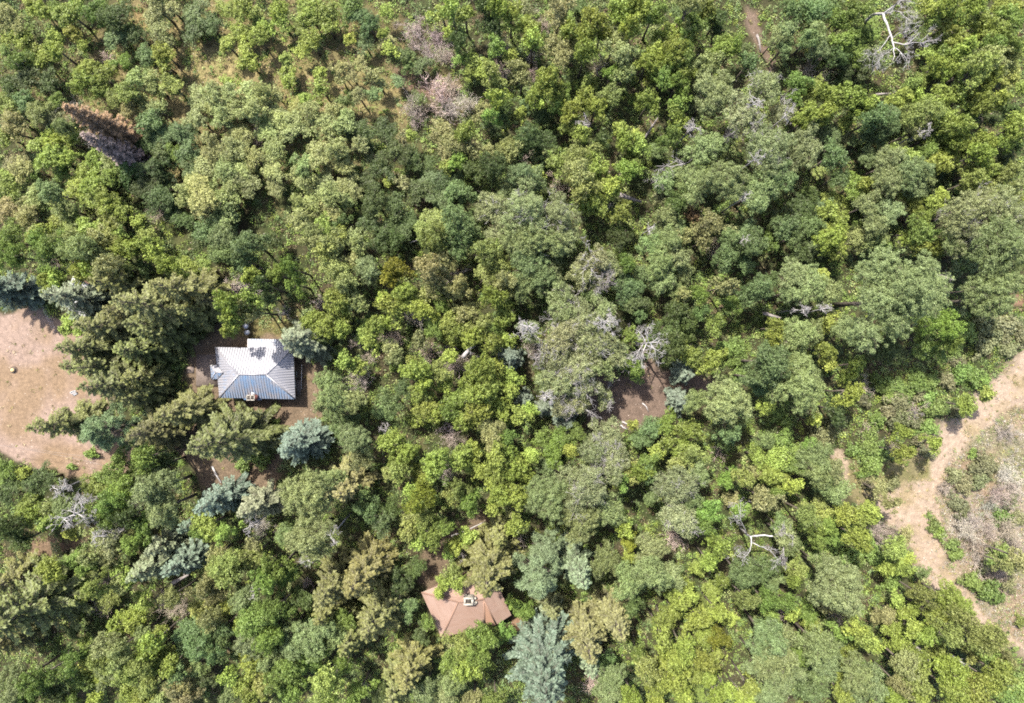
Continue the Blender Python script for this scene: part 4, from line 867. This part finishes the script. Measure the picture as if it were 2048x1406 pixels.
for x0 in (-.52, .02): mb.box((ch.x + x0, ch.y - .36, 3.903), (ch.x + x0 + .5, ch.y - .24, 4.02)); mb.box((ch.x + x0, ch.y + .24, 3.903), (ch.x + x0 + .5, ch.y + .36, 4.02))
for x0 in (-.52, -.04, .44): mb.box((ch.x + x0, ch.y - .238, 3.903), (ch.x + x0 + .08, ch.y + .238, 4.015))
link('chimney_rim', mb.mesh('chimney_rim', M_STONE), chm)
mb = MB(); mb.box((ch.x - .43, ch.y - .235, 3.902), (ch.x + .43, ch.y + .235, 3.93)); link('flue', mb.mesh('flue', M_FLUE_SHADE), chm)  # dark plate: shade inside the flue holes put into its colour
ct = P(502.2, 784, 3.5) - r0; mb = MB(); mb.add([(ch.x - .42, ch.y + .33, 2.95), (ch.x + .5, ch.y + .33, 2.95), (ct.x, ct.y, 3.42), (ch.x + .04, ch.y + .33, 3.75)], None, [(0, 3, 2), (3, 1, 2), (0, 1, 3)])
link('chimney_flashing', mb.mesh('chimney_flashing', M_GALV), chm)
# patio, step, pipe
mb = MB(); a = P(393, 772, 0); b = P(437, 709, 0); mb.box((a.x, a.y, -.3), (b.x, b.y, .12))
mb.box((a.x - 1.3, a.y + 1.75, -.3), (a.x - .35, a.y + 2.6, .10)); tag(link('patio', mb.mesh('patio', M_CONC)), kind='structure')
mb = MB(); a = P(590.5, 785, .3); b = P(601.3, 760, .3); mb.box((a.x, a.y, -.2), (b.x, b.y, .32)); mb.box((a.x + .1, a.y - .3, -.2), (b.x - .1, a.y - .003, .16))
tag(link('door_step', mb.mesh('door_step', M_CONC)), 'grey concrete door step on the right side of the blue-roofed cabin', 'step')
mb = MB(); mb.tube([P(603.5, 729, .5), P(603, 752, .5), P(602.3, 778, .45)], [.035, .035, .035], 8)  # pipe made up from a thin pale line at a shadow edge
for q in ((603.4, 731), (602.4, 776)): w = P(*q, .5); mb.tube([(w.x, w.y, -.2), (w.x, w.y, .5)], [.04, .04], 8)
tag(link('white_pipe', mb.mesh('white_pipe', M_WHITE)), 'thin white pipe beside the step right of the blue-roofed cabin', 'rail')
for i, (px, py) in enumerate(((491, 652), (493.5, 665))):
    w = P(px, py, .9); mb = MB(); mb.tube([(w.x, w.y, -.1), (w.x, w.y, .3), (w.x, w.y, .32), (w.x, w.y, .6), (w.x, w.y, .62), (w.x, w.y, .9)], [.36, .36, .38, .36, .38, .35], 16)
    mb.tube([(w.x + .15, w.y, .9), (w.x + .15, w.y, .95)], [.06, .05], 8)
    tag(link('metal_drum', mb.mesh('metal_drum', M_GALV)), ['pale metal drum behind the blue-roofed cabin, the one farther from the roof', 'pale metal drum behind the blue-roofed cabin, the one closer to the roof'][i], 'drum', 'drums behind the cabin')

# --- rusty shingled cabin
def shingle():
    m, nt, b = newmat('rusty_shingles'); L = nt.links.new; at = N(nt, 'ShaderNodeAttribute', attribute_name='col'); sp = N(nt, 'ShaderNodeSeparateColor'); L(at.outputs['Color'], sp.inputs[0])
    u, w, k = sp.outputs[0], sp.outputs[1], sp.outputs[2]
    cx = N(nt, 'ShaderNodeCombineXYZ'); L(mathn(nt, 'MULTIPLY', u, 1.0), cx.inputs[0]); L(mathn(nt, 'MULTIPLY', w, 3.0), cx.inputs[1])
    n1 = ramp(nt, noise(nt, 2.2, 5, .7, cx.outputs[0]), .3, .7); n2 = ramp(nt, noise(nt, .5, 4, .6, cx.outputs[0]), .35, .65); fl = noise(nt, 14, 2, .5, cx.outputs[0])
    c = mixc(nt, n1, (.115, .076, .06, 1), (.16, .106, .084, 1)); c = mixc(nt, mathn(nt, 'MULTIPLY', n2, .55), c, (.165, .12, .102, 1))
    c = mixc(nt, k, c, (.17, .10, .068, 1))  # facet weight: sunlit warmth of the narrow wedge painted into its shingles
    fr = mathn(nt, 'FRACT', mathn(nt, 'DIVIDE', w, .24)); c = mixc(nt, mathn(nt, 'MULTIPLY', mathn(nt, 'LESS_THAN', fr, .22), .32), c, (.06, .036, .028, 1))
    c = mixc(nt, mathn(nt, 'MULTIPLY', ramp(nt, fl, .55, .75), .35), c, (.07, .048, .038, 1))
    L(c, b.inputs['Base Color']); b.inputs['Roughness'].default_value = .9; b.inputs['Specular IOR Level'].default_value = .2; return m
M_SHIN = shingle()
r1 = P(933, 1202, 0); cb2 = thing('cabin', 'cabin with rusty brown shingled hip roof and pale stone chimney half hidden by trees', 'cabin', r1)
A_, B_, C0, C1, C2, D_ = P(842.7, 1185.1, 2.6), P(883.4, 1275.4, 2.6), P(969.8, 1253.3, 2.6), P(992.8, 1249.5, 2.6), P(1022.6, 1230.3, 2.6), P(978, 1130, 2.6)
L_, R2 = P(916, 1204, 4.3), P(967, 1199, 4.3); mb = MB()
for pts, k in (([B_, A_, L_], .0), ([C0, B_, L_], .15), ([C0, L_, R2], .15), ([C1, C0, R2], .9), ([C2, C1, R2], .0), ([D_, C2, R2], .0), ([A_, D_, R2], .1), ([A_, R2, L_], .1)): roof_facet(mb, pts, r1, k, False)
for a, b in ((L_, R2), (A_, L_), (B_, L_), (C0, R2), (C1, R2), (D_, R2)):
    mb.beam(Vector(a) - r1 + Vector((0, 0, .02)), Vector(b) - r1 + Vector((0, 0, .02)), .2, .05); mb.c.append(np.tile([1, 1, .5, 1], (8, 1)))
link('roof', mb.mesh('roof', M_SHIN), cb2)
mb = MB(); slab_under(mb, [A_, D_, C2, C1, C0, B_], r1); link('eave_board', mb.mesh('eave_board', M_WOOD), cb2)
mb = MB(); wq = walls(mb, [A_, B_, C0, C1, C2, D_], r1, .38, 2.44); link('wall', mb.mesh('wall', M_WALL), cb2)
opening(cb2, 'window', wq[0], wq[1], .5, .9, 2.0, 1.2, M_GLASS); opening(cb2, 'door', wq[4], wq[5], .4, .05, 2.1, .9, M_WOOD)
cc = P(937, 1203, 5.0) - r1; mb = MB()
for z in range(10):                                    # rough courses of stone
    for (x0, y0, x1, y1) in ((-.6, -.55, .6, -.3), (-.6, .25, .6, .5), (-.6, -.297, -.33, .247), (.33, -.297, .6, .247)):
        j = rng.uniform(-.05, .05, 4); mb.box((cc.x + x0 + j[0], cc.y + y0 + j[1] * .5, 3.0 + z * .2), (cc.x + x1 + j[2], cc.y + y1 + j[3] * .5, 3.197 + z * .2))
c2 = link('chimney', mb.mesh('chimney', M_STONE), cb2); c2.rotation_euler = (0, 0, 0)
mb = MB(); mb.box((cc.x - .32, cc.y - .29, 3), (cc.x + .32, cc.y + .24, 4.75)); link('flue', mb.mesh('flue', M_FLUE_SHADE), c2)  # dark block coloured as the shade down the open flue
mb = MB()
for _ in range(9): j = rng.uniform(-1, 1, 2); mb.box((cc.x + .62 + j[0] * .25, cc.y - .2 + j[1] * .45, 4.15), (cc.x + .85 + j[0] * .25, cc.y + j[1] * .45, 4.42 + rng.uniform(0, .3)))
link('loose_stones', mb.mesh('loose_stones', M_STONE), c2)

# --- white roofed shed under the silvery spruce
s0 = P(158, 596, 0); sh = thing('shed', 'small shed with white metal roof mostly hidden under a silvery spruce near the gravel lot', 'shed', s0)
e1, e2, e3, e4 = P(124, 605, 2.3), P(146, 552, 2.3), P(194, 577, 2.3), P(173, 636, 2.3); ra, rb = (e1 + e4) / 2 + Vector((0, 0, .9)), (e2 + e3) / 2 + Vector((0, 0, .9))
mb = MB(); roof_facet(mb, [e1, e2, rb, ra], s0, -1); roof_facet(mb, [e3, e4, ra, rb], s0, -1); hip(mb, ra, rb, s0); link('roof', mb.mesh('roof', M_WHITE), sh)
mb = MB(); walls(mb, [e1, e2, e3, e4], s0, .25, 2.25); a_, b_, g_ = [v - s0 for v in (e1, e4, ra)]; link('wall', mb.mesh('wall', M_WALL), sh)
mb = MB()
for x, y, g in ((e1, e4, ra), (e2, e3, rb)): mb.add([x - s0 - Vector((0, 0, .06)), y - s0 - Vector((0, 0, .06)), g - s0 - Vector((0, 0, .06))], None, [(0, 1, 2)])
link('gable', mb.mesh('gable', M_WHITE), sh)

# --- fence by the lot, cable, odds and ends
f0 = P(78, 589, 0); fe = thing('rail_fence', 'weathered wooden rail between the dark blue spruce and the white shed', 'fence', f0)
mb = MB(); mb.beam(P(77, 588, 1.2) - f0, P(128, 588, 1.2) - f0, .10, .16); mb.beam(P(77, 588, .6) - f0, P(128, 588, .6) - f0, .08, .14); link('rail', mb.mesh('rail', M_WOOD), fe)
for px in (77.5, 102, 127.5):
    w = P(px, 588, 0) - f0; mb = MB(); mb.tube([(w.x, w.y + .1, -.3), (w.x, w.y + .1, 1.35)], [.09, .08], 8); link('post', mb.mesh('post', M_WOOD), fe)
w0 = P(80, 592, 0); wf = thing('wire_fence', 'thin pale wire fence running from the wooden rail along the gravel lot edge', 'fence', w0); pts = [(80, 592), (94, 615), (106, 640), (118, 665)]
for i, q in enumerate(pts):
    w = P(*q) - w0; mb = MB(); mb.tube([(w.x, w.y, -.3), (w.x, w.y, 1.15)], [.05, .04] if i else [.10, .10], 8); link('post', mb.mesh('post', M_WHITE if i == 0 else M_GREYWOOD), wf)
mb = MB()
for z in (.4, .75, 1.08): mb.tube([P(*q, 0) - w0 + Vector((0, .05, z)) for q in pts], [.012] * 4, 5)
link('wire', mb.mesh('wire', M_WHITE), wf)
mb = MB(); A = P(-60, 882, 6.5); B = P(236, 938, 6.5)
mb.tube([A.lerp(B, t / 12) - Vector((0, 0, 1.2 * math.sin(math.pi * t / 12))) for t in range(13)], [.014] * 13, 6); tag(link('overhead_cable', mb.mesh('overhead_cable', M_GREYWOOD)), 'thin pale overhead cable crossing the lower end of the gravel lot', 'cable')
mb = MB(); pts = [P(22 + 14 * i, 889 + 3.0 * i + rng.uniform(-1, 1) - .07 * i * i, 0) for i in range(15)]
mb.tube([Vector((p.x, p.y, float(gz(p.x, p.y)) + (.03 if i % 2 else -.02))) for i, p in enumerate(pts)], [.022] * 15, 6); tag(link('rope', mb.mesh('rope', plain('dirty_rope', (.14, .115, .10), .9, 9))), 'pale rope half buried in the dirt along the lower edge of the gravel lot', 'rope')
w = P(27, 740, 0); st = thing('tree_stump', 'small tree stump with pale yellow cut top in a dark ring on the gravel lot', 'stump', (w.x, w.y, float(gz(w.x, w.y))))
mb = MB(); mb.tube([(0, 0, -.1), (0, 0, .12), (0, 0, .30)], [.42, .33, .29], 14); link('bark', mb.mesh('bark', M_BARK, True), st)
mb = MB(); mb.tube([(0, 0, .29), (0, 0, .335)], [.24, .235], 14); link('cut_face', mb.mesh('cut_face', plain('cut_wood', (.3, .22, .10), .8, 8)), st)
mb = MB(); mb.tube([(0, 0, -.15), (0, 0, .045)], [.62, .5], 18); link('earth_ring', mb.mesh('earth_ring', plain('dark_earth', (.05, .034, .026), .95, 8)), st)
w = P(151, 786, 0); mb = MB()                           # white chair lying on its side
for a, b in (((-.3, -.25, .05), (.3, -.25, .05)), ((-.3, .25, .05), (.3, .25, .05)), ((-.3, -.25, .05), (-.3, .25, .5)), ((.3, -.25, .05), (.3, .25, .5)), ((-.3, .25, .5), (.3, .25, .5))): mb.beam(a, b, .06, .05)
for k in range(5): mb.beam((-.28, -.2 + .1 * k, .1 + .08 * k), (.28, -.2 + .1 * k, .1 + .08 * k), .07, .02)  # slatted frame shape made up for a bit of white debris
o = link('white_debris', mb.mesh('white_debris', M_WHITE), None, (w.x, w.y, float(gz(w.x, w.y)) + .02)); o.rotation_euler = (0, 0, .5); tag(o, 'white chair tipped over at the right edge of the gravel lot', 'debris')

# ------------------------------------------------------------------ dead wood
def log(p, q, r, label, mat=M_DEAD, h=None, br=3):
    a = P(*p); b = P(*q); a.z = float(gz(a.x, a.y)) + r * .8; b.z = float(gz(b.x, b.y)) + r * .7
    if h: a = P(*p, h[0]); b = P(*q, h[1])
    mid = a.lerp(b, .5) + Vector((rng.normal() * .06, rng.normal() * .06, .03)); mb = MB(); o0 = Vector((a.x, a.y, a.z))
    mb.tube([a - o0, a.lerp(mid, .5) - o0 + Vector((.03, .02, 0)), mid - o0, b - o0], [r * 1.1, r, r * .85, r * .5], 9)
    for _ in range(br): t = rng.uniform(.3, .95); d = (b - a).normalized() + Vector(rng.normal(size=3)) * .7; d.z = abs(d.z) * .5; branch(mb, a.lerp(b, t) - o0, d, (b - a).length * rng.uniform(.12, .3), r * .35, 1, 1, (1, 3), 4)
    tag(link('fallen_log', mb.mesh('fallen_log', mat, True), None, o0), label, 'log', 'fallen logs and branches')
log((1238, 389), (1283, 404), .30, 'thick pale grey log lying in the wood left of the broken cottonwood', M_GREYWOOD, (1.2, 1.0))
log((903, 1072), (968, 1044), .10, 'thin white fallen pole above the rusty-roofed cabin', M_DEAD, (.6, .9), 0)
log((1284, 806), (1297, 824), .09, 'short thin white log lying alone on the dirt clearing', M_DEAD, None, 0)
log((1243, 843), (1257, 850), .14, 'pale cut log at the lower edge of the dirt clearing, upper of the pair', M_DEAD, None, 0)
log((1240, 849), (1254, 858), .13, 'pale cut log at the lower edge of the dirt clearing, lower of the pair', M_DEAD, None, 1)
log((1823, 1286), (1866, 1330), .24, 'pale bleached log slanting among the yellow-green maples near the bottom right', M_GREYWOOD, (4.2, 4.2), 2)
log((1900, 1308), (1945, 1338), .12, 'thin bleached branch with twigs near the bottom right corner', M_DEAD, (4.0, 4.2), 6)
log((345, 1166), (378, 1149), .26, 'brown log below the pair of grey spruces at the lower left', M_GREYWOOD, (2.0, 2.4), 1)
log((926, 714), (948, 688), .28, 'broken pale trunk with torn end left of the small blue spruce', M_DEAD, (4.5, 5.5), 3)
log((952, 714), (991, 713), .16, 'dark curved limb beside the broken pale trunk', M_DARKWOOD, (4.6, 4.2), 2)
log((1526, 626), (1562, 636), .22, 'reddish brown log poking out left of the big round cottonwood', M_GREYWOOD, (3, 3.4), 1)
log((1873, 552), (1908, 560), .26, 'grey trunk stub right of the big round cottonwood', M_GREYWOOD, (6, 6.4), 2)
log((1751, 189), (1787, 187), .14, 'grey log lying in shade below the white dead tree at the top', M_GREYWOOD, (1.2, 1.2), 4)
log((1513, 70), (1520, 105), .16, 'brown log lying on the narrow dirt strip at the top', M_GREYWOOD, None, 0)
log((1290, 275), (1316, 235), .16, 'brown fallen branch in the gap left of the broken cottonwood', M_GREYWOOD, (1.5, 1.8), 3)
log((425, 932), (444, 964), .13, 'white forked branch on the brown dirt above the dark blue spruce', M_DEAD, None, 5)
log((500, 975), (512, 990), .09, 'small white branch on the brown dirt right of the dark blue spruce', M_DEAD, None, 4)
log((820, 485), (838, 478), .09, 'tiny pale branch in the dark tree belt', M_DEAD, (1.4, 1.5), 1)
def snag(px, py, rpx, H, label, nl=9, low=.35, mat=M_DEAD, depth=4, name='dead_tree'):
    R = rpx / SCALE * (CAM_H - H * .75) / CAM_H; p = P(px, py, H * .72); t = thing(name, label, 'dead tree', (p.x, p.y, float(gz(p.x, p.y))), 0, 'bleached dead trees')
    tb, lb = make_snag(R, H, nl, None, depth, low); link('trunk', tb.mesh('trunk', mat, True), t); [link('limb', l.mesh('limb', mat, True), t) for l in lb]
snag(1292, 690, 74, 11.0, 'reddish-white dead tree with spreading forked limbs above the dirt clearing', 11, .35, M_DEAD, 4)
snag(156, 1022, 62, 11.5, 'white dead tree with many thin radiating limbs at the lower left', 14, .4, M_DEAD, 4)
snag(136, 968, 36, 10, 'white dead tree top standing just above the big white snag at lower left', 7, .6)
snag(672, 1056, 36, 12.0, 'white bare forked limbs sticking out right of the tall feathery cottonwood at lower left', 6, .78, M_DEAD, 3)
snag(622, 1108, 36, 11.5, 'white bare crooked limbs sticking out below the tall feathery cottonwood at lower left', 7, .78, M_DEAD, 3)
snag(510, 1046, 28, 10, 'white dead tree tucked against the grey spruce at lower left', 7, .6)
snag(516, 1178, 24, 9, 'white crooked bare limb in the lower left wood', 4, .7, M_DEAD, 3)
snag(772, 857, 24, 6, 'small white dead tree right of the pale blue spruce', 6, .5, M_DEAD, 3)
snag(565, 626, 22, 5, 'small grey dead tree above the blue-roofed cabin', 8, .4, M_GREYWOOD, 4)
snag(1594, 618, 28, 9.5, 'white bare forked limbs left of the big round cottonwood', 6, .72)
snag(1638, 620, 26, 9.5, 'white bare fan of limbs touching the big round cottonwood', 7, .72)
snag(1480, 484, 18, 9, 'white bare fan of limbs below the broken cottonwood', 6, .7, M_DEAD, 3)
snag(1840, 268, 26, 9, 'white bare twiggy limbs among the yellow-green maples at the upper right', 8, .65)
snag(1375, 262, 34, 9, 'white fan of bare limbs at the left edge of the broken cottonwood', 10, .6)
snag(1560, 245, 28, 13, 'white bare limbs at the upper right of the broken cottonwood', 7, .78, M_DEAD, 3)
snag(1500, 215, 34, 13, 'pale bare limbs at the top of the broken cottonwood', 7, .78, M_DEAD, 3)
snag(1450, 285, 24, 13, 'dark bare limbs in the middle of the broken cottonwood', 6, .75, M_DARKWOOD, 3)
snag(1500, 325, 26, 13, 'white bare limbs at the lower middle of the broken cottonwood', 7, .78, M_DEAD, 3)
snag(1478, 402, 24, 11, 'white bare limbs at the lower end of the broken cottonwood', 7, .75, M_DEAD, 3)
snag(1165, 250, 24, 8, 'grey curved dead limbs left of the broken cottonwood', 6, .6)
snag(1060, 655, 42, 13, 'pale pinkish dead limbs on the left side of the pale central cottonwood', 11, .7, M_DEAD, 4)
snag(1205, 640, 40, 14, 'pale forked dead limbs on the upper right side of the pale central cottonwood', 9, .75, M_DEAD, 4)
snag(1210, 565, 34, 11, 'grey arching dead limbs above the pale central cottonwood', 9, .7, M_GREYWOOD, 4)
snag(1090, 790, 34, 12, 'pale dead limbs at the lower left side of the pale central cottonwood', 9, .72, M_DEAD, 4)
snag(1070, 715, 26, 12, 'pinkish dead limbs right of the small round blue spruce', 8, .72, M_GREYWOOD, 4)
snag(1830, 826, 18, 3, 'small grey dead bush on the scrub above the trail', 9, .3, M_GREYWOOD, 3)
snag(1300, 460, 24, 9, 'thin white dead limbs in the middle of the wood', 6, .6, M_DEAD, 3)
snag(205, 1070, 40, 9, 'thin white dead limbs in pale foliage at the lower left', 9, .6, M_DEAD, 3)
snag(925, 1112, 18, 6, 'small dark twiggy dead limb above the rusty-roofed cabin', 6, .6, M_GREYWOOD, 3)
def poly_tree(label, lines, base, mat=M_DEAD, tw=3):
    """a dead tree whose main limbs follow given bends (pixel, pixel, height, radius)"""
    b = P(*base); t = thing('dead_tree', label, 'dead tree', (b.x, b.y, 0), 0, 'bleached dead trees'); o0 = Vector((b.x, b.y, 0))
    for i, ln in enumerate(lines):
        mb = MB(); pts = [P(x, y, h) - o0 for x, y, h, r in ln]; rr = [a[3] * .5 for a in ln]
        sm = []; sr = []
        for j in range(len(pts) - 1):
            for u in range(3): sm.append(pts[j].lerp(pts[j+1], u / 3) + Vector(rng.normal(size=3)) * .04); sr.append(rr[j] + (rr[j+1] - rr[j]) * u / 3)
        sm.append(pts[-1]); sr.append(rr[-1]); mb.tube(sm, sr, 7)
        if i or len(lines) == 1:
            for _ in range(tw): j = int(rng.integers(len(sm) // 3, len(sm))); d = (sm[min(j + 1, len(sm) - 1)] - sm[j - 1]).normalized() + Vector(rng.normal(size=3)) * .6; branch(mb, sm[j], d, rng.uniform(.7, 1.6), max(.03, sr[j] * .6), 3, 1.2, (2, 4), 4, .5, .013)
        link('trunk' if i == 0 else 'limb', mb.mesh('limb', mat, True), t)
poly_tree('white dead tree with drooping forked limbs at the top edge right of centre', [
    [(1715, 60, -.3, .4), (1745, 30, 6, .34), (1766, 28, 10, .3), (1772, 45, 11, .26), (1781, 68, 11.6, .22), (1787, 88, 12, .17), (1789, 108, 12.2, .11), (1786, 122, 12.3, .05)],
    [(1766, 28, 10, .2), (1785, 14, 11, .17), (1802, 3, 12, .14), (1815, -8, 12.5, .08)], [(1768, 29, 10, .12), (1788, 22, 11, .09), (1805, 25, 11.6, .06), (1822, 22, 12, .025)],
    [(1787, 84, 12, .15), (1808, 88, 12.4, .12), (1822, 82, 12.7, .08), (1838, 66, 13, .03)], [(1815, 87, 12.5, .09), (1838, 84, 12.8, .06), (1856, 88, 13, .025)],
    [(1779, 72, 11.7, .11), (1768, 90, 12, .07), (1752, 104, 12.2, .045), (1744, 110, 12.3, .02)], [(1789, 95, 12.1, .10), (1802, 104, 12.4, .07), (1812, 118, 12.5, .045), (1813, 130, 12.6, .02)],
    [(1787, 97, 12.1, .07), (1775, 106, 12.3, .045), (1762, 112, 12.4, .02)], [(1784, 76, 11.8, .06), (1797, 66, 12, .05), (1812, 64, 12.2, .025)], [(1800, 24, 11.5, .06), (1810, 33, 11.7, .04), (1813, 45, 11.8, .02)]], (1712, 66), M_DEAD, 5)
poly_tree('white forked dead snag in the wood left of the feathery round cottonwood', [
    [(1478, 1052, -.3, .32), (1494, 1068, 7, .26), (1502, 1073, 9, .22), (1522, 1070, 9.6, .2), (1546, 1072, 10, .17)], [(1501, 1073, 9, .2), (1504, 1086, 9.5, .15), (1500, 1102, 9.8, .08), (1492, 1112, 10, .03)],
    [(1505, 1086, 9.4, .14), (1520, 1092, 9.7, .1), (1540, 1102, 9.6, .08), (1562, 1126, 8.5, .05)], [(1494, 1068, 7.5, .1), (1482, 1040, 9.5, .06), (1476, 1010, 11, .03)]], (1480, 1050), M_DEAD, 5)
poly_tree('white leaning dead limb with side twigs at the left of the broken cottonwood', [[(1385, 318, 5.0, .16), (1372, 326, 6, .13), (1345, 333, 6.6, .1), (1312, 332, 7, .03)], [(1350, 332, 6.5, .07), (1335, 342, 6.8, .04), (1325, 352, 7, .02)], [(1368, 327, 6.2, .07), (1352, 322, 6.6, .05), (1318, 340, 7, .02)]], (1382, 322), M_DEAD, 5)
# two dead spruces at the upper left, needles brown or gone
for (px, py), R, H, gap, col, label in (((272, 290), 2.3, 15.5, .2, (130, 104, 76), 'tall dead spruce with rusty brown needles and bare top at the upper left'), ((284, 328), 1.9, 13.2, .15, (128, 112, 106), 'dead spruce with bare purplish grey twigs beside the rusty brown one')):
    b = P(px, py); mb, tb, _ = make_spruce(R, H, .34, 10, .15, .22, 1.0, gap); t = thing('dead_spruce', label, 'dead spruce', (b.x, b.y, float(gz(b.x, b.y))), 0, 'dead spruces at the upper left')
    link('crown', mb.mesh('crown', M_NEEDLE), t, None, alb(col)); link('trunk', tb.mesh('trunk', M_GREYWOOD, True), t)
    for k in range(14):
        lb = MB(); a = k * 2.4; z = H * (.70 + .29 * k / 14); branch(lb, (0, 0, z), (math.cos(a), math.sin(a), .15), R * (1.15 - z / H) * 1.5 + .2, .02, 2, 1, (2, 3), 4, .5, .008); link('bare_limb', lb.mesh('bare_limb', M_GREYWOOD, True), t)
